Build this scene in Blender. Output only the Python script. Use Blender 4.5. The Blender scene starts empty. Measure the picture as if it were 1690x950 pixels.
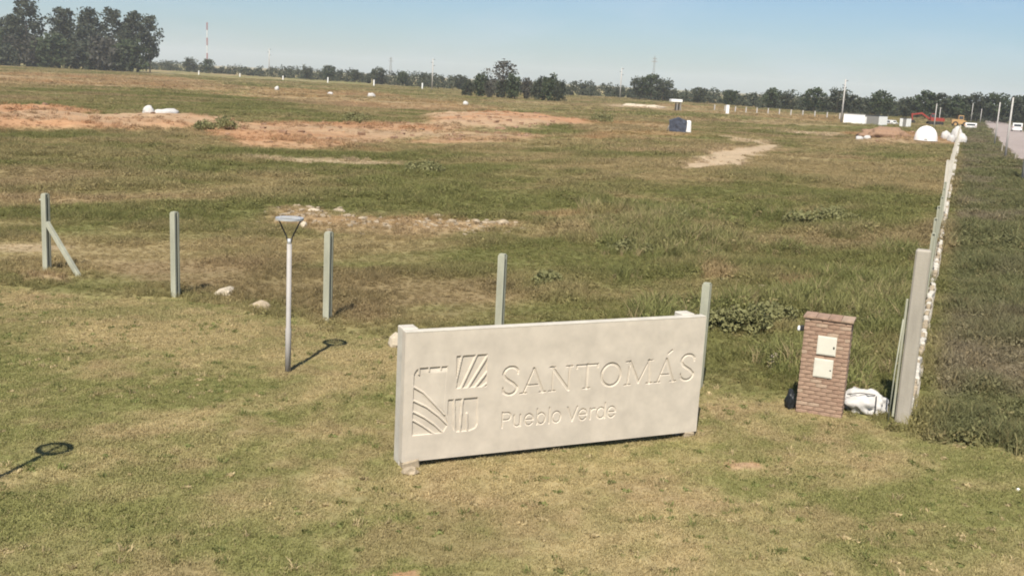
import bpy, bmesh, math, random
import numpy as np
from mathutils import Matrix, Vector, noise as mnoise

random.seed(11)
RNG = np.random.default_rng(7)
S = bpy.context.scene
COL = S.collection
R = math.radians

# ---------------------------------------------------------------- camera
cam_d = bpy.data.cameras.new('camera')
cam_d.sensor_width = 36.0
cam_d.lens = 36.0 * 1750 / 1690
cam_d.clip_start = 0.1
cam_d.clip_end = 20000
cam = bpy.data.objects.new('camera', cam_d)
COL.objects.link(cam)
PITCH, ROLL = R(11.07), R(3.0)
fw = Vector((0, math.cos(PITCH), -math.sin(PITCH)))
up0 = Vector((0, math.sin(PITCH), math.cos(PITCH)))
rt = math.cos(ROLL) * Vector((1, 0, 0)) + math.sin(ROLL) * up0
up = -math.sin(ROLL) * Vector((1, 0, 0)) + math.cos(ROLL) * up0
M = Matrix((rt, up, -fw)).transposed().to_4x4()
M.translation = (0, 0, 6.0)
cam.matrix_world = M
S.camera = cam

# ---------------------------------------------------------------- sky and sun
SUN_EL = R(51.0)
SUN_TO = Vector((-0.21 * math.cos(SUN_EL), -0.978 * math.cos(SUN_EL), math.sin(SUN_EL)))
W = bpy.data.worlds.new('World')
S.world = W
W.use_nodes = True
nt = W.node_tree
nt.nodes.clear()
out = nt.nodes.new('ShaderNodeOutputWorld')
bg = nt.nodes.new('ShaderNodeBackground')
sky = nt.nodes.new('ShaderNodeTexSky')
sky.sky_type = 'NISHITA'
sky.sun_disc = False
sky.sun_elevation = SUN_EL
sky.sun_rotation = math.atan2(SUN_TO.x, SUN_TO.y)
sky.air_density = 1.0
sky.dust_density = 0.5
sky.ozone_density = 3.5
bg.inputs['Strength'].default_value = 0.060
# thin high cirrus: a little white veil, stretched sideways
tc = nt.nodes.new('ShaderNodeTexCoord')
mp = nt.nodes.new('ShaderNodeMapping')
mp.inputs['Scale'].default_value = (2.2, 2.2, 9.0)
mp.inputs['Rotation'].default_value = (0, 0.05, 0.3)
nz = nt.nodes.new('ShaderNodeTexNoise')
nz.inputs['Scale'].default_value = 2.3
nz.inputs['Detail'].default_value = 7
nz.inputs['Roughness'].default_value = 0.55
rp = nt.nodes.new('ShaderNodeValToRGB')
rp.color_ramp.elements[0].position = 0.47
rp.color_ramp.elements[0].color = (0, 0, 0, 1)
rp.color_ramp.elements[1].position = 0.78
rp.color_ramp.elements[1].color = (0.36, 0.36, 0.36, 1)
mx = nt.nodes.new('ShaderNodeMix')
mx.data_type = 'RGBA'
mx.inputs['B'].default_value = (9.0, 8.8, 8.6, 1)
L = nt.links.new
L(tc.outputs['Generated'], mp.inputs['Vector'])
L(mp.outputs['Vector'], nz.inputs['Vector'])
L(nz.outputs['Fac'], rp.inputs['Fac'])
L(rp.outputs['Color'], mx.inputs['Factor'])
L(sky.outputs['Color'], mx.inputs['A'])
tint = nt.nodes.new('ShaderNodeMix')          # camera's cool white balance
tint.data_type = 'RGBA'
tint.blend_type = 'MULTIPLY'
tint.inputs['Factor'].default_value = 1.0
tint.inputs['B'].default_value = (0.72, 0.85, 1.0, 1)
L(mx.outputs['Result'], tint.inputs['A'])
L(tint.outputs['Result'], bg.inputs['Color'])
L(bg.outputs['Background'], out.inputs['Surface'])

sd = bpy.data.lights.new('sun', 'SUN')
sd.energy = 4.2
sd.angle = R(0.53)
sd.color = (1.0, 0.93, 0.82)
so = bpy.data.objects.new('sun', sd)
COL.objects.link(so)
so.rotation_euler = (-SUN_TO).to_track_quat('-Z', 'Y').to_euler()
so.location = (0, -20, 40)

S.view_settings.view_transform = 'Standard'
S.view_settings.look = 'None'
S.view_settings.gamma = 1.0
S.view_settings.use_curve_mapping = False
S.view_settings.exposure = 0.75
S.render.engine = 'CYCLES'
S.cycles.max_bounces = 6
S.cycles.volume_bounces = 2
S.cycles.transparent_max_bounces = 8
S.cycles.use_denoising = True
S.cycles.filter_width = 1.9

# ---------------------------------------------------------------- helpers
def tag(o, label=None, cat=None, group=None, kind=None):
    if label: o['label'] = label
    if cat: o['category'] = cat
    if group: o['group'] = group
    if kind: o['kind'] = kind
    return o

def empty(name, loc, rz=0.0):
    o = bpy.data.objects.new(name, None)
    o.empty_display_size = 0.2
    o.location = loc
    o.rotation_euler = (0, 0, rz)
    COL.objects.link(o)
    return o

def link(name, me, parent=None, loc=None, rot=None):
    o = bpy.data.objects.new(name, me)
    COL.objects.link(o)
    if parent: o.parent = parent
    if loc is not None: o.location = loc
    if rot is not None: o.rotation_euler = rot
    return o

def mesh_np(name, v, f, mat=None, smooth=False):
    """v (n,3); f (m,k) all faces of the same size"""
    v = np.asarray(v, np.float32); f = np.asarray(f, np.int32)
    me = bpy.data.meshes.new(name)
    me.vertices.add(len(v)); me.vertices.foreach_set('co', v.ravel())
    k = f.shape[1]
    me.loops.add(f.size); me.loops.foreach_set('vertex_index', f.ravel())
    me.polygons.add(len(f))
    me.polygons.foreach_set('loop_start', np.arange(0, f.size, k, dtype=np.int32))
    me.polygons.foreach_set('use_smooth', np.full(len(f), smooth, bool))
    me.update(calc_edges=True)
    if mat: me.materials.append(mat)
    return me

class MB:
    """collects boxes, tubes, prisms, lathes into one mesh"""
    def __init__(s): s.bm = bmesh.new()
    def box(s, c, d, rot=None, bev=0.0, jit=0.0):
        r = bmesh.ops.create_cube(s.bm, size=1.0)
        vs = r['verts']
        for v in vs:
            v.co = Vector((v.co.x * d[0], v.co.y * d[1], v.co.z * d[2]))
            if jit: v.co += Vector([random.uniform(-jit, jit) for _ in range(3)])
        if bev:
            es = list({e for v in vs for e in v.link_edges})
            q = bmesh.ops.bevel(s.bm, geom=es, offset=bev, segments=1, affect='EDGES', profile=0.5)
            vs = list({v for f in q['faces'] for v in f.verts} | {v for v in vs if v.is_valid})
        m = Matrix.Translation(c)
        if rot is not None: m = m @ rot.to_4x4()
        bmesh.ops.transform(s.bm, matrix=m, verts=vs)
        return s
    def tube(s, pts, rad, n=8, caps=True):
        pts = [Vector(p) for p in pts]
        rad = rad if isinstance(rad, (list, tuple)) else [rad] * len(pts)
        rings = []
        ref = None
        for i, p in enumerate(pts):
            t = (pts[min(i + 1, len(pts) - 1)] - pts[max(i - 1, 0)]).normalized()
            if ref is None:
                ref = Vector((1, 0, 0)) if abs(t.x) < 0.9 else Vector((0, 1, 0))
            a = (ref - t * ref.dot(t)).normalized(); ref = a
            b = t.cross(a)
            rings.append([s.bm.verts.new(p + rad[i] * (math.cos(2 * math.pi * k / n) * a + math.sin(2 * math.pi * k / n) * b)) for k in range(n)])
        for i in range(len(rings) - 1):
            for k in range(n):
                s.bm.faces.new((rings[i][k], rings[i][(k + 1) % n], rings[i + 1][(k + 1) % n], rings[i + 1][k])).smooth = n > 5
        if caps:
            s.bm.faces.new(rings[0][::-1]); s.bm.faces.new(rings[-1])
        return s
    def ring(s, c, r0, r1, z0, z1, n=40):
        def loop(r, z): return [s.bm.verts.new((c[0] + r * math.cos(2 * math.pi * k / n), c[1] + r * math.sin(2 * math.pi * k / n), c[2] + z)) for k in range(n)]
        ls = [loop(r0, z0), loop(r1, z0), loop(r1, z1), loop(r0, z1)]
        for j in range(4):
            A, B = ls[j], ls[(j + 1) % 4]
            for k in range(n):
                s.bm.faces.new((A[k], A[(k + 1) % n], B[(k + 1) % n], B[k]))
        return s
    def prism(s, poly, y0, y1, axis='y'):
        def mk(p, t):
            if axis == 'y': return (p[0], t, p[1])
            if axis == 'z': return (p[0], p[1], t)
            return (t, p[0], p[1])
        A = [s.bm.verts.new(mk(p, y0)) for p in poly]; B = [s.bm.verts.new(mk(p, y1)) for p in poly]
        n = len(poly)
        s.bm.faces.new(A); s.bm.faces.new(B[::-1])
        for k in range(n): s.bm.faces.new((A[k], B[k], B[(k + 1) % n], A[(k + 1) % n]))
        return s
    def mesh(s, name, mat):
        bmesh.ops.recalc_face_normals(s.bm, faces=s.bm.faces[:])
        me = bpy.data.meshes.new(name); s.bm.to_mesh(me); s.bm.free()
        me.materials.append(mat)
        return me
    def build(s, name, mat, parent=None, loc=None, rot=None):
        return link(name, s.mesh(name, mat), parent, loc, rot)

def copy_tree(o, parent=None):
    c = o.copy(); COL.objects.link(c)
    if parent: c.parent = parent
    for ch in o.children: copy_tree(ch, c)
    return c

def lump(name, dims, seed, mat, amp=0.25, freq=1.6, sub=3, flat=0.3, parent=None, loc=None, rz=0, smooth=True):
    """a sack, stone or clod: noisy ellipsoid with a flattened base"""
    bm = bmesh.new()
    bmesh.ops.create_icosphere(bm, subdivisions=sub, radius=1.0)
    off = Vector((seed * 3.7, seed * 1.3, seed * 9.1))
    for v in bm.verts:
        n = mnoise.fractal(v.co * freq + off, 0.8, 2.0, 4)
        p = v.co * (1 + amp * n)
        if p.z < -flat: p.z = -flat + (p.z + flat) * 0.12
        v.co = Vector((p.x * dims[0] / 2, p.y * dims[1] / 2, (p.z + flat) * dims[2] / (1 + flat)))
    for f in bm.faces: f.smooth = smooth
    me = bpy.data.meshes.new(name); bm.to_mesh(me); bm.free(); me.materials.append(mat)
    return link(name, me, parent, loc, (0, 0, rz))

def material(name, col, rough=0.85, var=0.18, scale=6.0, col2=None, bump=0.0, bscale=40.0, spec=0.3, metal=0.0, trans=0.0, streak=False):
    m = bpy.data.materials.new(name); m.use_nodes = True
    t = m.node_tree; ns = t.nodes; ns.clear()
    o = ns.new('ShaderNodeOutputMaterial'); b = ns.new('ShaderNodeBsdfPrincipled')
    b.inputs['Roughness'].default_value = rough
    b.inputs['Specular IOR Level'].default_value = spec
    b.inputs['Metallic'].default_value = metal
    tc = ns.new('ShaderNodeTexCoord')
    n1 = ns.new('ShaderNodeTexNoise'); n1.inputs['Scale'].default_value = scale; n1.inputs['Detail'].default_value = 8; n1.inputs['Roughness'].default_value = 0.65
    mp = ns.new('ShaderNodeMapping')
    if streak: mp.inputs['Scale'].default_value = (1, 1, 0.18)
    t.links.new(tc.outputs['Object'], mp.inputs['Vector']); t.links.new(mp.outputs['Vector'], n1.inputs['Vector'])
    rr = ns.new('ShaderNodeValToRGB')
    c2 = col2 or tuple(c * (1 - var * 1.6) for c in col)
    rr.color_ramp.elements[0].position = 0.32; rr.color_ramp.elements[0].color = (*c2, 1)
    rr.color_ramp.elements[1].position = 0.68; rr.color_ramp.elements[1].color = (*[min(1, c * (1 + var * .4)) for c in col], 1)
    t.links.new(n1.outputs['Fac'], rr.inputs['Fac']); t.links.new(rr.outputs['Color'], b.inputs['Base Color'])
    if bump:
        n2 = ns.new('ShaderNodeTexNoise'); n2.inputs['Scale'].default_value = bscale; n2.inputs['Detail'].default_value = 6
        bp = ns.new('ShaderNodeBump'); bp.inputs['Strength'].default_value = bump; bp.inputs['Distance'].default_value = 0.02
        t.links.new(tc.outputs['Object'], n2.inputs['Vector']); t.links.new(n2.outputs['Fac'], bp.inputs['Height']); t.links.new(bp.outputs['Normal'], b.inputs['Normal'])
    if trans:
        tr = ns.new('ShaderNodeBsdfTranslucent'); mxs = ns.new('ShaderNodeMixShader'); mxs.inputs[0].default_value = trans
        t.links.new(rr.outputs['Color'], tr.inputs['Color'])
        t.links.new(b.outputs[0], mxs.inputs[1]); t.links.new(tr.outputs[0], mxs.inputs[2]); t.links.new(mxs.outputs[0], o.inputs['Surface'])
    else:
        t.links.new(b.outputs[0], o.inputs['Surface'])
    return m

# ---- value noise in numpy
_perm = np.random.default_rng(3).random((256, 256)).astype(np.float32)
def vnoise(x, y):
    xi = np.floor(x).astype(np.int64); yi = np.floor(y).astype(np.int64)
    fx = x - xi; fy = y - yi
    fx = fx * fx * (3 - 2 * fx); fy = fy * fy * (3 - 2 * fy)
    a = _perm[xi & 255, yi & 255]; b = _perm[(xi + 1) & 255, yi & 255]
    c = _perm[xi & 255, (yi + 1) & 255]; d = _perm[(xi + 1) & 255, (yi + 1) & 255]
    return (a * (1 - fx) + b * fx) * (1 - fy) + (c * (1 - fx) + d * fx) * fy
def fbm(x, y, s, o=4, sx=1.0, seed=0):
    v = 0; w = 0; a = 1.0; k = 1.0 / s
    for i in range(o):
        v = v + a * vnoise((x * 0.83 + y * 0.56) * k / sx + seed * 17.3 + i * 31.7, (-x * 0.56 + y * 0.83) * k + seed * 5.1 + i * 11.9)
        w += a; a *= 0.55; k *= 2.07
    return v / w            # about 0.2 .. 0.8
def sstep(a, b, x):
    t = np.clip((x - a) / (b - a), 0, 1); return t * t * (3 - 2 * t)
def poly_sd(x, y, poly):
    d = np.full(x.shape, 1e9); inside = np.zeros(x.shape, bool)
    n = len(poly)
    for i in range(n):
        ax, ay = poly[i]; bx, by = poly[(i + 1) % n]
        ex, ey = bx - ax, by - ay
        wx, wy = x - ax, y - ay
        t = np.clip((wx * ex + wy * ey) / (ex * ex + ey * ey + 1e-9), 0, 1)
        d = np.minimum(d, (wx - ex * t) ** 2 + (wy - ey * t) ** 2)
        c = ((ay <= y) & (by > y)) | ((by <= y) & (ay > y))
        xs = ax + (y - ay) / (by - ay + 1e-12) * ex
        inside ^= c & (x < xs)
    return np.where(inside, -1, 1) * np.sqrt(d)

# ---------------------------------------------------------------- layout of the plot
# O is the foot of the tall corner post; AU runs along the front fence (to the right), AW along the boundary wall (away)
O = np.array([7.54, 19.38]); AU = np.array([0.925, -0.380]); AW = np.array([0.380, 0.925])
FRZ = math.atan2(AU[1], AU[0])
def plot(a, b): p = O + a * AU + b * AW; return (float(p[0]), float(p[1]))
def to_ab(x, y): return (x - O[0]) * AU[0] + (y - O[1]) * AU[1], (x - O[0]) * AW[0] + (y - O[1]) * AW[1]

# bare earth, sand, dry and lush patches of the ground: kind, strength, edge roughness, height, outline in metres
PATCHES = [
    ('dirt', 0.95, 2.5, 0.9, [(-59.7, 107.5), (-55.0, 121.5), (-48.7, 118.7), (-44.2, 109.9), (-34.1, 113.9), (-30.3, 101.0), (-45.2, 81.3)]),
    ('dirt', 0.9, 2.5, 0.35, [(-32.1, 110.2), (-27.4, 113.0), (-15.8, 127.9), (-8.4, 135.6), (-8.5, 117.6), (-11.0, 98.5), (-14.4, 85.6), (-19.4, 83.7), (-25.3, 90.6)]),
    ('dirt', 1.0, 3.0, 1.0, [(-12.1, 159.0), (-3.2, 191.6), (6.5, 175.9), (10.1, 161.0), (1.7, 142.4), (-2.1, 129.3), (-9.3, 132.6)]),
    ('dirt', 0.75, 2.0, 0.1, [(-7.8, 115.8), (1.5, 122.9), (0.8, 109.6), (-8.6, 96.8)]),
    ('dirt', 0.5, 8.0, 0.0, [(-172.2, 302.1), (-150.5, 444.2), (-74.8, 301.0), (-79.2, 250.3), (-114.7, 201.0)]),
    ('dirt', 0.45, 6.0, 0.0, [(-76.0, 292.5), (-49.0, 332.7), (-14.6, 256.9), (-1.3, 219.0), (-17.1, 188.8), (-51.8, 208.3)]),
    ('dirt', 0.5, 4.0, 0.2, [(10.1, 178.3), (24.0, 176.4), (20.3, 142.5), (8.4, 121.8)]),
    ('dirt', 0.7, 4.0, 0.8, [(58.6, 178.8), (71.5, 196.4), (73.5, 189.8), (60.8, 156.7), (47.7, 145.0)]),
    ('dirt', 0.5, 0.8, 0.15, [(-10.6, 45.5), (-8.6, 46.4), (-7.7, 43.6), (-3.8, 44.2), (-0.0, 45.2), (-0.0, 43.6), (-3.4, 39.6), (-7.4, 38.8), (-8.4, 40.4)]),
    ('dirt', 0.4, 1.0, 0.1, [(1.4, 49.1), (5.5, 50.9), (5.2, 48.1), (1.3, 46.5)]),
    ('dirt', 0.45, 0.4, 0.1, [(6.7, 36.3), (7.4, 36.5), (7.0, 33.9), (6.2, 33.4)]),
    ('dirt', 0.45, 0.4, 0.1, [(8.6, 33.5), (9.5, 33.8), (8.9, 31.5), (8.0, 31.2)]),
    ('dirt', 0.6, 0.3, 0.12, [(-13.6, 28.7), (-12.5, 29.0), (-12.0, 28.0), (-13.1, 27.5)]),
    ('dirt', 0.9, 0.05, 0.06, [(3.7, 16.6), (4.2, 16.8), (4.3, 16.5), (3.6, 16.3)]),
    ('dirt', 0.8, 0.03, 0.04, [(-1.3, 12.1), (-1.0, 12.2), (-0.9, 11.9), (-1.3, 11.8)]),
    ('dirt', 0.35, 2.0, 0, [(52.4, 426.3), (76.2, 399.4), (93.4, 310.5), (76.1, 252.5), (53.0, 277.0), (37.9, 293.8)]),
    ('sand', 0.9, 1.0, 0, [(11.9, 79.4), (15.0, 89.9), (21.5, 109.1), (30.2, 127.0), (22.3, 102.6), (17.1, 86.2), (14.0, 80.7)]),
    ('sand', 0.8, 1.0, 0, [(28.2, 145.9), (30.9, 136.6), (28.7, 126.9), (26.5, 131.2)]),
    ('sand', 0.8, 2.0, 0, [(44.7, 180.4), (51.8, 179.7), (48.9, 168.8), (42.2, 169.4)]),
    ('sand', 0.7, 0.6, 0, [(-18.1, 73.0), (-15.4, 72.1), (-8.3, 74.3), (-7.9, 71.3), (-14.8, 69.3), (-17.5, 70.6)]),
    ('sand', 0.7, 3, 0, [(31.2, 353.4), (43.9, 347.9), (38.9, 308.3), (27.6, 312.6)]),
    ('sand', 0.5, 0.6, 0, [(-16.5, 33.6), (-15.4, 33.7), (-14.4, 33.6), (-15.0, 32.8), (-16.1, 32.7)]),
    ('dry', 0.8, 1.5, 0, [(-13.3, 31.9), (-8.2, 32.9), (-1.2, 31.3), (-1.0, 27.8), (-3.3, 25.5), (-5.6, 26.3), (-8.8, 27.8), (-10.6, 28.2)]),
    ('dry', 0.6, 2.5, 0, [(0.2, 84.7), (13.1, 87.3), (8.2, 58.0), (1.5, 57.8)]),
    ('green', 0.8, 2.0, 0.15, [(-8.4, 71.6), (-2.4, 76.7), (6.2, 74.8), (5.3, 68.7), (-5.8, 65.6)]),
    ('green', 0.7, 2.0, 0, [(-37.1, 71.0), (-20.8, 76.7), (-14.8, 59.4), (-18.9, 50.4), (-26.0, 49.5)]),
    ('green', 0.7, 3.0, 0, [(4.6, 54.9), (14.6, 64.3), (25.1, 66.0), (15.9, 41.9), (10.1, 26.5), (7.8, 23.7), (5.1, 25.4), (6.4, 31.9), (3.8, 38.0)]),
    ('green', 0.7, 5.0, 0, [(-90.7, 186.6), (-76.7, 219.1), (-39.5, 194.0), (-29.0, 142.6), (-46.5, 132.7), (-62.6, 128.6)]),
    ('dry', 0.7, 0.25, 0, [(-6.8, 16.1), (-5.8, 17.4), (-4.6, 19.1), (-2.3, 21.7), (-2.1, 20.1), (-4.2, 18.2), (-5.5, 16.7)]),
    ('dry', 0.7, 0.4, 0, [(-3.7, 13.7), (-2.6, 15.8), (-1.2, 15.6), (0.7, 16.3), (3.2, 16.7), (1.5, 14.7), (-1.1, 13.9), (-3.1, 13.0)]),
    ('dry', 0.8, 0.4, 0, [(-0.0, 14.0), (2.5, 15.3), (4.4, 14.6), (4.6, 12.5), (-0.1, 12.0)]),
    ('dry', 0.6, 0.4, 0, [(-12.5, 25.3), (-8.4, 26.4), (-2.8, 23.7), (-2.5, 21.6), (-6.9, 21.7), (-10.9, 21.9)]),
    ('green', 0.6, 0.4, 0, [(-10.4, 20.1), (-6.7, 19.1), (-4.8, 19.4), (-5.7, 17.8), (-7.6, 16.8), (-8.8, 16.9)]),
    ('green', 0.5, 0.4, 0, [(-3.4, 13.2), (-1.7, 13.6), (-0.4, 11.9), (-2.8, 11.7)]),
    ('green', 0.5, 0.4, 0, [(3.2, 16.4), (5.8, 17.1), (6.6, 14.9), (5.1, 14.7), (3.5, 15.6)]),
]
def masks(x, y):
    m = {k: np.zeros(x.shape) for k in ('dirt', 'sand', 'dry', 'green')}
    z = np.zeros(x.shape)
    for i, (k, s, am, h, poly) in enumerate(PATCHES):
        px = [q[0] for q in poly]; py = [q[1] for q in poly]; pad = am * 3
        sel = (x > min(px) - pad) & (x < max(px) + pad) & (y > min(py) - pad) & (y < max(py) + pad)
        if not sel.any(): continue
        xs, ys = x[sel], y[sel]
        d = poly_sd(xs, ys, poly) + (fbm(xs, ys, am * 2.2, 4, 1.5, i) - 0.5) * am * 3.2
        if k == 'sand': d = d - am * .6
        if k == 'dirt' and am >= 2: d = d - am * .5
        v = s * sstep(am * .7, -am * .7, d)
        m[k][sel] = np.maximum(m[k][sel], v)
        if h: z[sel] += .7 * h * sstep(am * .8, -am * 1.6, d) * (0.6 + 0.8 * fbm(xs, ys, am * .9, 3, 1, i + 40))
    return m, z
def lawn_mask(x, y):
    a, b = to_ab(x, y)
    edge = 0.25 + 0.55 * np.sin(a * 0.31 + 1.0) * (a < -1) + (fbm(x, y, 1.4, 3) - 0.5) * 1.2 - 0.9 * sstep(-3, 0.5, a) - 1.4 * sstep(-16, -22, a)
    return sstep(0.12, -0.12, b - edge)
def height(x, y):
    x = np.asarray(x, float); y = np.asarray(y, float)
    m, z = masks(x, y)
    a, b = to_ab(x, y)
    off = 1 - lawn_mask(x, y)
    road = sstep(5.6, 7.0, a) * sstep(15.5, 14.2, a) * (b > 6)
    z = z + off * (1 - road) * ((fbm(x, y, 7, 3, 1, 2) - 0.5) * 0.30 + (fbm(x, y, 30, 3, 1, 3) - 0.5) * 0.5 * sstep(40, 90, y))
    z = z + (1 - off) * (fbm(x, y, 1.3, 3, 1, 4) - 0.5) * 0.07 + (fbm(x, y, .22, 2, 1, 8) - .5) * .018
    z = z + m['dirt'] * (fbm(x, y, 1.6, 3, 1, 9) - 0.5) * 0.35 * sstep(26, 40, y)
    near = np.exp(-(((a) / 1.5) ** 2)) * (b > -1)      # level along the wall
    return z * (1 - 0.7 * near) * sstep(900, 500, y)
def gz(x, y): return float(height(np.array([x]), np.array([y]))[0])
def on(p, dz=0.0): return (p[0], p[1], gz(p[0], p[1]) + dz)

def lerp3(A, B, t): return A * (1 - t[:, None]) + B * t[:, None]
V3 = lambda *c: np.array(c, float)
def ground_colour(x, y):
    """albedo of the plant cover and soil at a place"""
    m, _ = masks(x, y)
    a, b = to_ab(x, y)
    lw = lawn_mask(x, y)
    n1 = fbm(x, y, 2.2, 5, 1.6, 1); n2 = fbm(x, y, .55, 3, 1.2, 5)
    # lawn
    t = np.clip(sstep(.36, .66, n1 * .72 + n2 * .28) + .62 * m['dry'] - .45 * m['green'], 0, 1)
    cl = lerp3(V3(.218, .213, .079), V3(.385, .312, .160), t)
    cl = lerp3(cl, V3(.35, .255, .145), .45 * sstep(.55, .72, fbm(x, y, 1.1, 4, 1.3, 12)))
    # field
    sc = np.clip(y / 40, 1, 8)
    f1 = fbm(x, y, 9, 5, 2.2, 21); f2 = fbm(x, y, 2.5, 4, 2, 22)
    t = np.clip(sstep(.36, .64, f1 * .6 + f2 * .4) + .45 * m['dry'] - .5 * m['green'], 0, 1)
    cf = lerp3(V3(.180, .178, .062), V3(.325, .256, .128), t)
    cf = lerp3(cf, V3(.24, .165, .095), .6 * m['dry'] * (y < 40))
    cf = lerp3(cf, V3(.34, .24, .14), .55 * sstep(.58, .72, fbm(x, y, 16, 4, 2.5, 23)))
    # verge between wall and road
    cv = lerp3(V3(.150, .150, .066), V3(.215, .178, .112), sstep(.42, .66, fbm(x, y, 5, 4, 1.2, 31)))
    wv = sstep(0.2, 0.9, a) * (1 - lw)
    c = lerp3(cf, cv, wv)
    c = lerp3(c, cl, lw)
    soil = lerp3(V3(.43, .240, .128), V3(.43, .295, .180), sstep(.35, .65, fbm(x, y, 8, 4, 2.5, 41)))
    c = lerp3(c, soil, np.clip(m['dirt'] * 1.0, 0, 1))
    c = lerp3(c, np.tile(V3(.48, .365, .24), (len(x), 1)), np.clip(m['sand'], 0, 1))
    return c, m, lw, wv

# ---------------------------------------------------------------- ground sheet
rows = np.concatenate([[-300, -80, -20, 0, 5, 8, 9.5], np.geomspace(10.3, 620, 470), np.geomspace(660, 6000, 22)])
tt = np.linspace(-1, 1, 620); tt = 0.55 * tt + 0.45 * tt ** 3
hw = np.where(rows < 0, 300, 45 + 1.25 * np.maximum(rows, 0))
GX = (hw[:, None] * tt[None, :]); GY = np.repeat(rows[:, None], len(tt), 1)
gx, gy = GX.ravel(), GY.ravel()
gzv = height(gx, gy)
nr, nc = GX.shape
idx = np.arange(nr * nc).reshape(nr, nc)
gf = np.stack([idx[:-1, :-1], idx[:-1, 1:], idx[1:, 1:], idx[1:, :-1]], -1).reshape(-1, 4)
gcol, gm, glw, gwv = ground_colour(gx, gy)

def ground_material(name, attr=True, col=(.3, .25, .23)):
    m = bpy.data.materials.new(name); m.use_nodes = True
    t = m.node_tree; ns = t.nodes; ns.clear()
    o = ns.new('ShaderNodeOutputMaterial'); b = ns.new('ShaderNodeBsdfPrincipled')
    b.inputs['Roughness'].default_value = 0.95; b.inputs['Specular IOR Level'].default_value = 0.1
    tc = ns.new('ShaderNodeTexCoord')
    if attr:
        src = ns.new('ShaderNodeAttribute'); src.attribute_name = 'base'; srco = src.outputs['Color']
    else:
        src = ns.new('ShaderNodeRGB'); src.outputs[0].default_value = (*col, 1); srco = src.outputs[0]
    fac = None
    for sc, lo, hi in ((9.0, 0.72, 1.24), (1.1, 0.82, 1.16), (0.16, 0.85, 1.14)):
        n = ns.new('ShaderNodeTexNoise'); n.inputs['Scale'].default_value = sc; n.inputs['Detail'].default_value = 7; n.inputs['Roughness'].default_value = 0.7
        t.links.new(tc.outputs['Object'], n.inputs['Vector'])
        mr = ns.new('ShaderNodeMapRange'); mr.inputs['From Min'].default_value = 0.3; mr.inputs['From Max'].default_value = 0.7
        mr.inputs['To Min'].default_value = lo; mr.inputs['To Max'].default_value = hi
        t.links.new(n.outputs['Fac'], mr.inputs['Value'])
        if fac is None: fac = mr.outputs[0]; nfine = n
        else:
            mu = ns.new('ShaderNodeMath'); mu.operation = 'MULTIPLY'; t.links.new(fac, mu.inputs[0]); t.links.new(mr.outputs[0], mu.inputs[1]); fac = mu.outputs[0]
    vm = ns.new('ShaderNodeVectorMath'); vm.operation = 'SCALE'
    t.links.new(srco, vm.inputs[0]); t.links.new(fac, vm.inputs['Scale'])
    t.links.new(vm.outputs[0], b.inputs['Base Color'])
    bp = ns.new('ShaderNodeBump'); bp.inputs['Strength'].default_value = 0.5; bp.inputs['Distance'].default_value = 0.05
    t.links.new(nfine.outputs['Fac'], bp.inputs['Height']); t.links.new(bp.outputs['Normal'], b.inputs['Normal'])
    t.links.new(b.outputs[0], o.inputs['Surface'])
    return m
M_GROUND = ground_material('ground_soil')
gme = mesh_np('ground', np.stack([gx, gy, gzv], 1), gf, M_GROUND, True)
ca = gme.color_attributes.new('base', 'FLOAT_COLOR', 'POINT')
ca.data.foreach_set('color', np.concatenate([gcol * 0.92, np.ones((len(gx), 1))], 1).astype(np.float32).ravel())
tag(link('ground', gme), kind='structure')

# ---------------------------------------------------------------- dirt road on the right
rb = np.concatenate([np.arange(4, 60, 1.0), np.geomspace(60, 460, 150)])
ra = np.linspace(0, 1, 9)
rv = []
for b in rb:
    bb = np.array([b])
    l = 6.5 + 0.9 * (float(fbm(bb, bb * .3, 9, 3)[0]) - .5); r_ = 14.6 + 1.2 * (float(fbm(bb + 90, bb * .3, 9, 3)[0]) - .5)
    for q in ra:
        a = l + (r_ - l) * q; x, y = plot(a, b)
        rv.append((x, y, gz(x, y) + 0.03 - 0.025 * (q in (0.0, 1.0))))
rid = np.arange(len(rv)).reshape(len(rb), len(ra))
rf = np.stack([rid[:-1, :-1], rid[:-1, 1:], rid[1:, 1:], rid[1:, :-1]], -1).reshape(-1, 4)
tag(link('road', mesh_np('road', rv, rf, ground_material('road_gravel', False, (.34, .285, .255)), True)), kind='structure')

# ---------------------------------------------------------------- grass and weeds (uncountable cover)
def blade_material(name, trans=0.25):
    m = bpy.data.materials.new(name); m.use_nodes = True
    t = m.node_tree; ns = t.nodes; ns.clear()
    o = ns.new('ShaderNodeOutputMaterial'); b = ns.new('ShaderNodeBsdfPrincipled')
    b.inputs['Roughness'].default_value = 0.75; b.inputs['Specular IOR Level'].default_value = 0.15
    at_ = ns.new('ShaderNodeAttribute'); at_.attribute_type = 'INSTANCER'; at_.attribute_name = 'col'
    g_ = ns.new('ShaderNodeNewGeometry')
    mr = ns.new('ShaderNodeMapRange'); mr.inputs['To Min'].default_value = 0.8; mr.inputs['To Max'].default_value = 1.2
    t.links.new(g_.outputs['Random Per Island'], mr.inputs['Value'])
    vm = ns.new('ShaderNodeVectorMath'); vm.operation = 'SCALE'
    t.links.new(at_.outputs['Color'], vm.inputs[0]); t.links.new(mr.outputs[0], vm.inputs['Scale'])
    tr = ns.new('ShaderNodeBsdfTranslucent'); mxs = ns.new('ShaderNodeMixShader'); mxs.inputs[0].default_value = trans
    t.links.new(vm.outputs[0], b.inputs['Base Color']); t.links.new(vm.outputs[0], tr.inputs['Color'])
    t.links.new(b.outputs[0], mxs.inputs[1]); t.links.new(tr.outputs[0], mxs.inputs[2]); t.links.new(mxs.outputs[0], o.inputs['Surface'])
    return m
M_BLADE = blade_material('grass_blade')
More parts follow.
